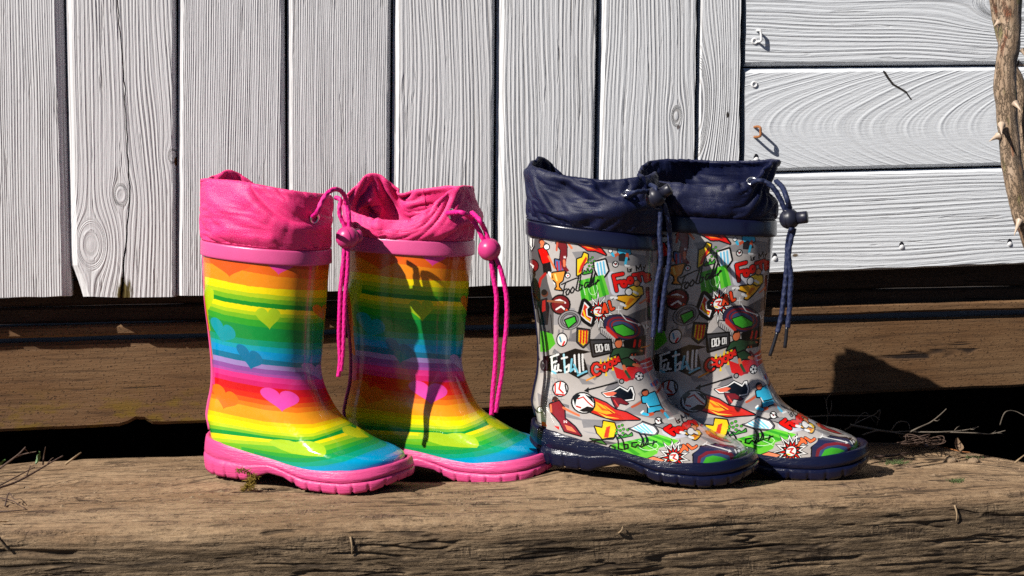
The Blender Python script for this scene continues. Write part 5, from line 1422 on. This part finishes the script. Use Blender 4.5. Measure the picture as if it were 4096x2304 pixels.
CORD = {
    near_pink: dict(depth=1.147, eyelet=(1254, 872), hole=(-4, -38),
        loop1=[(1268, 850, 1.118), (1290, 800, 1.118), (1318, 766, 1.124), (1348, 757, 1.132), (1374, 775, 1.140), (1390, 820), (1396, 870), (1397, 925)],
        loop2=[(1340, 790, 1.150), (1362, 800, 1.148), (1357, 835, 1.147), (1362, 870), (1380, 905), (1386, 940)],
        tails=[([(1378, 985), (1372, 1060), (1362, 1160), (1358, 1260), (1356, 1350), (1360, 1440), (1353, 1507)], .92), ([(1392, 985), (1390, 1080), (1380, 1190), (1376, 1300), (1372, 1400), (1364, 1485)], .92)],
        toggle=(1389, 950, 46, (.75, .62, .12), .55, .62)),
    far_pink: dict(depth=1.157, eyelet=(1798, 855), hole=(-6, -36),
        loop1=[(1822, 850, 1.155), (1852, 852, 1.145), (1885, 874), (1912, 915), (1932, 955), (1946, 985)],
        loop2=[(1888, 850, 1.17), (1918, 880, 1.15), (1940, 920), (1955, 965), (1962, 985)],
        tails=[([(1962, 1030), (1972, 1100), (1986, 1190), (1984, 1300), (1984, 1400), (1980, 1480), (1972, 1560), (1966, 1660)], .95), ([(1982, 1028), (2006, 1090), (2026, 1190), (2026, 1300), (2016, 1400), (2010, 1480), (1996, 1570), (1982, 1650)], .95)],
        toggle=(1957, 998, 46, (.45, .88, .05), .4, .6)),
    near_navy: dict(depth=1.132, eyelet=(2508, 779), hole=(10, 38),
        loop1=[(2530, 772, 1.122), (2565, 766, 1.124), (2600, 767), (2625, 785)],
        loop2=[(2600, 740, 1.17), (2622, 752, 1.13), (2630, 780)],
        tails=[([(2640, 822), (2642, 870), (2638, 930), (2642, 990), (2643, 1050), (2630, 1120), (2620, 1200), (2618, 1280), (2612, 1350)], 1.0), ([(2655, 815, 1.132), (2672, 880, 1.136), (2680, 960, 1.142), (2676, 1060, 1.146), (2660, 1150, 1.15), (2648, 1250, 1.152), (2640, 1330, 1.154)], 1.0)],
        tips=[([(2612, 1345), (2611, 1390), (2609, 1437)], MAT['black_tip'])],
        toggle=(2621, 790, 42, (.78, -.25, .50), 1.0, .55)),
    far_navy: dict(depth=1.165, eyelet=(3009, 730), hole=(-8, -36),
        loop1=[(3030, 724, 1.168), (3060, 728, 1.166), (3090, 748), (3115, 785), (3132, 820), (3146, 850)],
        loop2=[(3105, 725, 1.20), (3130, 750, 1.175), (3146, 790, 1.16), (3160, 835)],
        tails=[([(3178, 912), (3166, 950), (3155, 1010), (3158, 1060), (3164, 1110), (3160, 1180), (3158, 1240), (3150, 1310)], 1.0), ([(3166, 912, 1.16), (3152, 970, 1.178), (3148, 1040, 1.178), (3144, 1110, 1.178), (3136, 1180, 1.178), (3126, 1260, 1.178), (3110, 1330, 1.178)], 1.0)],
        tips=[([(3148, 1306), (3144, 1350), (3139, 1392)], MAT['black_tip']), ([(3110, 1326, 1.178), (3095, 1376, 1.178), (3079, 1424, 1.178)], MAT['black_tip'])],
        toggle=(3158, 876, 41, (.90, -.35, .12), 1.05, .60)),
}
for bt in (near_pink, far_pink, near_navy, far_navy):
    build_upper(bt, bt.m_up); build_sole(bt); build_band(bt)
    cs = build_cuff(bt, SPEC[bt])
    build_cords(bt, cs, CORD[bt])
# ------------------------------------------------------------------ plants, twigs and litter
BEAM_W = V_BEAM = np.array([tuple(v.co) for v in beam.data.vertices]) + BEAM_O
_bf = [tuple(p.vertices) for p in beam.data.polygons if len(p.vertices) == 4]
BEAM_BVH = BVHTree.FromPolygons([tuple(v) for v in BEAM_W], _bf)
def on_beam(px, py, lift=0.0, deep=0):
    d = ray(px, py); d = d / np.linalg.norm(d)
    h = BEAM_BVH.ray_cast(Vector(CAM), Vector(d))
    if h[0] is None:
        return on_beam(px, py + 12, lift, deep + 1) if deep < 12 else at_depth(px, py, 1.3)
    return np.array(h[0]) + np.array([0, 0, lift])
def drop_on_beam(x, y):
    h = BEAM_BVH.ray_cast(Vector((x, y, .2)), Vector((0, 0, -1)))
    return np.array(h[0]) if h[0] is not None else None
def thing_at(name, p, label, cat, group=None):
    o = empty(name, tuple(p)); tag(o, label, cat, group); bpy.context.view_layer.update(); return o

# thorny stems at the right
def thorn_geo(base, tip, r):
    ax = np.array(tip) - np.array(base); L = np.linalg.norm(ax); ax /= L
    a = np.cross(ax, [0.3, .9, .2]); a /= np.linalg.norm(a); b = np.cross(ax, a)
    V, n = [], 10
    for t, k in ((0, 1.6), (.12, 1.15), (.35, .8), (.7, .4), (1.0, .04)):
        for j in range(n):
            q = 2 * math.pi * j / n
            V.append(np.array(base) + ax * L * t + (a * math.cos(q) * 1.0 + b * math.sin(q) * 1.0) * r * k + np.array([0, 0, -.0012 * t * t]))
    F = grid_faces(5, n); F.append(tuple(range(4 * n, 5 * n)))
    return V, F
def stem(name, label, px, thorns, seed):
    pts = []
    for (x, y, d, r) in px:
        p = at_depth(x, y, d); pts.append((*p, r))
    root = thing_at(name, pts[-1][:3], label, 'thorny stem', 'thorny stems beside the shed wall')
    pts = [(*a[:3], a[3] * .93) for a in pts]
    V, F, U = tube_geo(pts, .008, step=.0022, sides=22, lumps=.26, seed=seed)
    o = mesh_obj('bark', [np.array(v) - pts[-1][:3] for v in V], F, MAT['bark'], root, uvs=U)
    for (b0, t0) in thorns:
        Vt, Ft = thorn_geo(at_depth(*b0), at_depth(*t0), .0020)
        mesh_obj('thorn', [np.array(v) - pts[-1][:3] for v in Vt], Ft, MAT['thorn'], root)
D1, D2 = 1.21, 1.245
stem('rose_stem', 'thick bark covered rose stem with pale thorns at the right edge of the picture',
     [(4052, -420, D1, .0098), (4044, -150, D1, .0099), (4040, 0, D1, .0100), (4036, 170, D1, .0092), (4026, 250, D1, .0088), (4020, 345, D1, .0094), (4028, 420, D1, .0090), (4030, 500, D1, .0086), (4046, 640, D1, .0088), (4062, 740, D1, .0090), (4090, 850, D1, .0096), (4112, 905, D1, .0098), (4150, 1010, D1, .0094), (4230, 1220, D1, .0094), (4330, 1500, D1 + .02, .0098), (4440, 2000, D1 + .03, .0100)],
     [((4060, 414, D1 - .008), (4086, 440, D1 - .016)), ((4006, 500, D1 - .009), (4006, 532, D1 - .022)), ((3992, 545, D1 - .002), (3956, 560, D1 - .006)), ((3996, 88, D1 - .002), (3974, 102, D1 - .002)), ((4072, 254, D1), (4104, 260, D1)), ((4078, 884, D1 - .008), (4056, 938, D1 - .016))], 3)
stem('rose_stem', 'thinner pale rose stem that crosses behind the thick thorny one',
     [(3950, -420, D2, .0050), (3968, -150, D2, .0050), (3982, 0, D2, .0050), (4004, 130, D2, .0050), (4040, 250, D2, .0048), (4076, 335, D2, .0052), (4092, 450, D2, .0056), (4104, 600, D2, .0058), (4126, 760, D2, .0056), (4200, 1100, D2, .0058), (4380, 1700, D2 + .02, .0060)],
     [((4092, 200, D2 - .004), (4106, 230, D2 - .008))], 8)

def strands(name, label, cat, lines, m, group=None, kind=None):
    """a small plant part made of thin tapering tubes; every line is a list of world points with one start radius"""
    geo = []
    for pts, r in lines:
        geo.append(tube_geo(pts, r, step=.0016, sides=7, taper=lambda t: 1.05 - .6 * t, lumps=.4, seed=int(r * 1e6) % 50))
    V, F, U = join_geo(geo)
    c = np.mean(V, axis=0); c[2] = min(v[2] for v in V)
    o = mesh_obj(name, [np.array(v) - c for v in V], F, MAT[m], None, uvs=U)
    o.location = tuple(c)
    tag(o, label, cat, group, kind)
    return o
def W_(pts, d):                                            # photo points at one depth, lightly waved in depth
    return [at_depth(x, y, d + (.006 * math.sin(i * 1.9 + x))) for i, (x, y) in enumerate(pts)]
strands('dry_twig', 'forked dry brown twig at the left end of the timber, the upper one', 'twig',
        [(W_([(-60, 1910), (0, 1872), (50, 1836), (80, 1812), (103, 1788)], 1.20), .0012), (W_([(60, 1830), (100, 1815), (145, 1806)], 1.20), .0007), (W_([(85, 1808), (98, 1796), (110, 1806)], 1.20), .0005)], 'twig', 'dry twigs at the left end')
strands('dry_twig', 'long thin brown twig lying across the left end of the timber', 'twig',
        [([at_depth(-80, 1980, 1.12), at_depth(0, 1950, 1.13), at_depth(60, 1930, 1.14), at_depth(110, 1905, 1.15), at_depth(150, 1882, 1.16), at_depth(190, 1858, 1.17), at_depth(252, 1823, 1.18)], .0011),
         ([at_depth(105, 1906, 1.15), at_depth(116, 1880, 1.15), at_depth(122, 1862, 1.15)], .0006), ([at_depth(190, 1856, 1.17), at_depth(205, 1836, 1.17), at_depth(214, 1830, 1.17)], .0006), ([at_depth(-40, 1962, 1.12), at_depth(40, 1920, 1.13), at_depth(140, 1868, 1.15)], .0008)], 'twig', 'dry twigs at the left end')
p0 = on_beam(60, 2030)
strands('dry_tendril', 'curled dark tendril on the left end of the timber', 'twig',
        [([on_beam(20, 2030, .001), on_beam(36, 2015, .008), at_depth(56, 1996, p0[1]), at_depth(84, 1996, p0[1]), on_beam(108, 2026, .001)], .0006), ([on_beam(-20, 2052, .001), on_beam(40, 2050, .001), on_beam(110, 2044, .001)], .0007), ([on_beam(-10, 2000, .002), on_beam(50, 2020, .003), on_beam(100, 2040, .001)], .0006)], 'twig')
strands('straw_stalk', 'short pale straw sticking up behind the timber near its left end', 'straw', [(W_([(262, 1856), (292, 1834), (324, 1810)], 1.235), .0011)], 'straw')
strands('brown_stalk', 'thin upright reddish stalk beside the small green leaf', 'stalk', [(W_([(172, 1860), (176, 1822), (182, 1788)], 1.235), .0007)], 'twig')
strands('straw_stalk', 'pale broken stick at the lower left corner on the timber front', 'stick', [([at_depth(-40, 2130, .955), at_depth(0, 2168, .953), at_depth(38, 2204, .955)], .0016)], 'straw')
def leaf_geo(c, L, Wd, yaw, pitch, curl=.5, n=9, m=5, seed=0):
    V, U = [], []
    for i in range(n):
        t = i / (n - 1); w = Wd * math.sin(math.pi * min(1, t * .94 + .03)) ** .8
        for j in range(m):
            s = (j / (m - 1) - .5) * 2
            x, y = (t - .5) * L, s * w / 2
            z = curl * w * .5 * s * s + .25 * curl * L * (t - .5) ** 2 * 4 + (float(vnoise(t * 5 + seed, s * 2 + 9, seed)) - .5) * Wd * .35
            V.append((x, y, z)); U.append((t, s))
    V = np.array(V); cp, sp, cy, sy = math.cos(pitch), math.sin(pitch), math.cos(yaw), math.sin(yaw)
    V = V @ np.array([[cp, 0, sp], [0, 1, 0], [-sp, 0, cp]]); V = V @ np.array([[cy, sy, 0], [-sy, cy, 0], [0, 0, 1]])
    top = [np.array(c) + v for v in V]; bot = [v - np.array([0, 0, .0003]) for v in top]
    F = grid_faces(n, m, False) + grid_faces(n, m, False, base=n * m, flip=True)
    return top + bot, F, U + U
def leaf(name, label, cat, m, c, group=None, **k):
    V, F, U = leaf_geo((0, 0, 0), **k)
    o = mesh_obj(name, V, F, MAT[m], None, uvs=U); o.location = tuple(c)
    tag(o, label, cat, group); return o
leaf('green_leaf', 'small green leaf standing upright behind the timber at the left', 'leaf', 'green_leaf', at_depth(158, 1832, 1.235), L=.011, Wd=.006, yaw=.4, pitch=1.25, curl=.6, seed=2)
leaf('green_leaf', 'small dark green leaf cut by the left picture edge above the twigs', 'leaf', 'green_leaf', at_depth(4, 1856, 1.22), L=.010, Wd=.006, yaw=.2, pitch=.6, curl=.5, seed=5)
leaf('dead_leaf', 'flat pale leaf fragment on the left front of the timber', 'leaf', 'straw', on_beam(18, 2100, .002), L=.008, Wd=.004, yaw=.2, pitch=.05, curl=.3, seed=6)
# weeds and litter at the right end
def BB(l, lift=.001):
    return [q if q is not None else at_depth(x, y, 1.31) for (x, y), q in ((p, on_beam(*p, lift)) for p in l)]
DW = 1.335
def wd(pts, d=DW): return [at_depth(x, y, d - .004 * math.sin(i * 2.1)) for i, (x, y) in enumerate(pts)]
strands('weed_stem', 'pale dry weed stem slanting up to the right at the far edge of the timber', 'dry stem', [(wd([(3640, 1728), (3672, 1712), (3720, 1690), (3755, 1664), (3786, 1635)]), .0008), (wd([(3735, 1680), (3748, 1684), (3760, 1676)]), .0004)], 'grey_stem', 'dry weed stems at the right end')
strands('weed_stem', 'pale dry weed stem with side shoots lying nearly level along the far edge', 'dry stem', [(wd([(3650, 1728), (3762, 1728), (3850, 1722), (3915, 1707)]), .0008), (wd([(3780, 1728), (3900, 1732), (3960, 1736), (4022, 1722)]), .0007), (wd([(3815, 1726), (3826, 1712), (3838, 1704)]), .0004), (wd([(3880, 1716), (3894, 1718), (3905, 1710)]), .0004), (wd([(3960, 1736), (3975, 1730), (3985, 1722)]), .0003), (wd([(3990, 1733), (4005, 1732), (4012, 1738)]), .0003)], 'grey_stem', 'dry weed stems at the right end')
strands('weed_stem', 'hair thin upright weed in the shade right of the navy boots', 'dry stem', [(wd([(3300, 1720), (3312, 1660), (3306, 1600), (3340, 1560)], 1.36), .0005), (wd([(3314, 1660), (3326, 1630), (3324, 1600)], 1.36), .0004), (wd([(3306, 1610), (3296, 1590)], 1.36), .0004)], 'grey_stem', 'dry weed stems at the right end')
strands('weed_stem', 'tangle of arched dead weed stems in the dark gap behind the navy boot toe', 'dry stem', [(wd([(3220, 1668), (3330, 1662), (3420, 1664), (3490, 1662), (3520, 1640), (3508, 1700)], 1.37), .0008), (wd([(3380, 1720), (3430, 1690), (3490, 1664), (3520, 1680)], 1.37), .0007), (wd([(3400, 1700), (3470, 1712), (3560, 1728), (3640, 1724)], 1.36), .0012), (wd([(3560, 1730), (3590, 1690), (3630, 1690), (3640, 1718)], 1.36), .0006), (wd([(3450, 1740), (3520, 1722), (3610, 1736), (3700, 1742)], 1.35), .0008), (wd([(3420, 1690), (3460, 1650), (3500, 1690)], 1.38), .0005)], 'grey_stem', 'dry weed stems at the right end')
strands('weed_stem', 'thin arched stem in the darkness at the right picture edge', 'dry stem', [(wd([(4000, 1700), (4020, 1650), (4060, 1645), (4110, 1670)], 1.36), .0006)], 'grey_stem', 'dry weed stems at the right end')
strands('red_stem', 'thin reddish stem lying on the right far corner of the timber', 'dry stem', [(BB([(3740, 1770), (3790, 1778), (3840, 1790), (3880, 1806)], .002), .0007)], 'rust')
strands('dry_twig', 'short dark twig lying on the timber just right of the navy toe', 'twig', [(BB([(3492, 1838), (3560, 1832), (3620, 1822), (3676, 1814)], .002), .0014), (BB([(3600, 1826), (3630, 1834), (3655, 1830)], .002), .0007)], 'twig')
strands('straw_stalk', 'pale straw crossing the lower right dark corner beyond the timber', 'straw', [(wd([(4050, 1860), (4075, 1838), (4110, 1812)], 1.29), .0009)], 'straw')
rr = random.Random(5)
LBL = ['crumpled brown leaf nearest the weed stems at the far edge', 'curled brown leaf lowest of the litter on the right', 'folded dead leaf at the right end of the litter', 'small shrivelled leaf left of the litter heap', 'brittle leaf scrap standing on edge in the litter', 'brown leaf flake against the pale stem', 'dead leaf nearest the broken right corner']
for i, (x, y) in enumerate([(3640, 1770), (3690, 1792), (3745, 1788), (3620, 1780), (3700, 1772), (3760, 1768), (3830, 1800)]):
    p = on_beam(x, y, .004)
    if p is None: p = at_depth(x, y, 1.32)
    leaf('dead_leaf', LBL[i], 'leaf', 'dead_leaf', p, 'dead leaves on the right end', L=.012 + .006 * rr.random(), Wd=.008, yaw=rr.uniform(-2, 2), pitch=rr.uniform(-.7, .7), curl=rr.uniform(.6, 1.3), seed=i)
strands('root_tangle', 'tangle of fine curly dry roots over the dead leaves', 'roots', [([on_beam(3600 + 150 * rr.random(), 1788 + 6 * rr.random(), .001)] + [at_depth(3600 + 170 * rr.random(), 1735 + 45 * rr.random(), 1.315 + .015 * rr.random()) for _ in range(3)] + [on_beam(3620 + 170 * rr.random(), 1790 + 6 * rr.random(), .001)], .0005) for _ in range(9)], 'twig')
def lump_geo(c, r, seed, flat=.7, n=12, m=8):
    V = []
    for i in range(m + 1):
        th = math.pi * i / m
        for j in range(n):
            ph = 2 * math.pi * j / n
            q = r * (1 + .55 * (float(vnoise(math.cos(ph) * 2 + 5 + seed, math.sin(ph) * 2 + th * 2, seed)) - .5))
            V.append((c[0] + q * math.sin(th) * math.cos(ph), c[1] + q * math.sin(th) * math.sin(ph), c[2] + q * math.cos(th) * flat))
    return V, grid_faces(m + 1, n, flip=True), [(0, 0)] * len(V)
for i, (x, y, r, lb) in enumerate([(3802, 1848, .0055, 'larger dried mud clod on the right end of the timber'), (3894, 1850, .0045, 'smaller dried mud clod nearest the right picture edge'), (3702, 1788, .0030, 'whitish crumb of earth among the dead leaves')]):
    p = on_beam(x, y, .001)
    V, F, U = join_geo([lump_geo((0, 0, 0), r, i), lump_geo((r * .9, .001, -.001), r * .6, i + 5), lump_geo((-r * .8, -.001, -.001), r * .5, i + 9)])
    o = mesh_obj('mud_clod', V, F, MAT['clod'] if i < 2 else MAT['white_paint'], None); o.location = tuple(p)
    tag(o, lb, 'clod', 'mud clods on the right end' if i < 2 else None)
# moss: many tiny strands
def moss(name, label, px, n, spread, hgt, m, seed):
    r = random.Random(seed); geo = []
    for k in range(n):
        t = r.random()
        c = np.array(px(t, r))
        d = np.array([r.uniform(-1, 1), r.uniform(-1, .4), r.uniform(-.2, 1)]); d /= np.linalg.norm(d)
        L = hgt * r.uniform(.5, 1.3)
        geo.append(tube_geo([c, c + d * L * .5 + np.array([0, 0, L * .1]), c + d * L], .00042, step=L / 3.01, sides=4, taper=lambda t: 1.1 - .8 * t))
    V, F, U = join_geo(geo); c = np.mean(V, axis=0)
    o = mesh_obj(name, [v - c for v in V], F, MAT[m], None, uvs=U, smooth=False); o.location = tuple(c)
    tag(o, label, 'moss'); return o
mline = [(955, 1882), (985, 1888), (1005, 1905), (1000, 1925), (1025, 1910), (990, 1945), (975, 1960), (1012, 1950), (1000, 1930)]
mb = on_beam(985, 1962)
def mpx(t, r):
    k = t * (len(mline) - 1); i = min(int(k), len(mline) - 2); f = k - i
    x = mline[i][0] * (1 - f) + mline[i + 1][0] * f + r.gauss(0, 5); y = mline[i][1] * (1 - f) + mline[i + 1][1] * f + r.gauss(0, 5)
    return at_depth(x, y, mb[1] - .004 + .004 * r.random())
moss('moss_tuft', 'tuft of yellow brown moss against the sole of the leftmost pink boot', mpx, 230, .01, .0035, 'moss', 4)
for (cx_, cy_, rx, n_, lb) in ((3585, 1853, 42, 120, 'small patch of green moss on the timber right of the navy toe'), (3826, 1926, 26, 60, 'faint patch of green moss near the right front of the timber'), (3890, 1836, 30, 60, 'bit of green moss beside the smaller mud clod')):
    moss('moss_patch', lb, lambda t, r: on_beam(cx_ + r.gauss(0, rx * .5), cy_ + r.gauss(0, 4), .0003), n_, .01, .0026, 'green_moss', cx_)
# slivers that stick out of the front face
for i, (x0, y0, x1, y1, m, lb) in enumerate([(3818, 2020, 3822, 2086, 'straw', 'orange wood sliver hanging upright on the right front face of the timber'), (1402, 2146, 1408, 2216, 'straw', 'pale upright sliver low on the front face of the timber'), (2474, 2132, 2490, 2104, 'straw', 'short pale fibre on the front face below the navy boots')]):
    a, b = on_beam(x0, y0), on_beam(x1, y1)
    q = np.array([0, -.0022, 0])
    strands('wood_sliver', lb, 'sliver', [([a + q * .2, (a + b) / 2 + q + np.array([.0008, 0, 0]), b + q * .6], .0008)], m, 'slivers on the front face')
# crumbs and wood dust all over the timber, too many to count
geo = []
rs = np.random.default_rng(8)
for k in range(420):
    x = rs.uniform(-.46, .46); yb_, yf_ = float(back_y(np.array([x]))[0]), float(front_y(np.array([x]))[0] if hasattr(front_y(np.array([x])), '__len__') else front_y(x))
    y = rs.uniform(yf_ + .012, yb_ - .01)
    p = drop_on_beam(x, y)
    if p is None: continue
    s = .0004 + .0011 * rs.random() ** 3
    v = np.array([(1, 0, 0), (-1, 0, 0), (0, 1, 0), (0, -1, 0), (0, 0, 1), (0, 0, -1)]) * s * rs.uniform(.5, 1.6, (6, 3))
    v[:, 0] *= rs.uniform(1, 3.0)
    geo.append(([p + q for q in v], [(0, 2, 4), (2, 1, 4), (1, 3, 4), (3, 0, 4), (2, 0, 5), (1, 2, 5), (3, 1, 5), (0, 3, 5)], [(0, 0)] * 6))
V, F, U = join_geo(geo)
o = mesh_obj('wood_crumbs', [v - BEAM_O for v in V], F, MAT['clod'], None, smooth=False); o.location = tuple(BEAM_O)
tag(o, 'fine crumbs of wood and dry earth scattered over the timber', 'crumbs', kind='stuff')
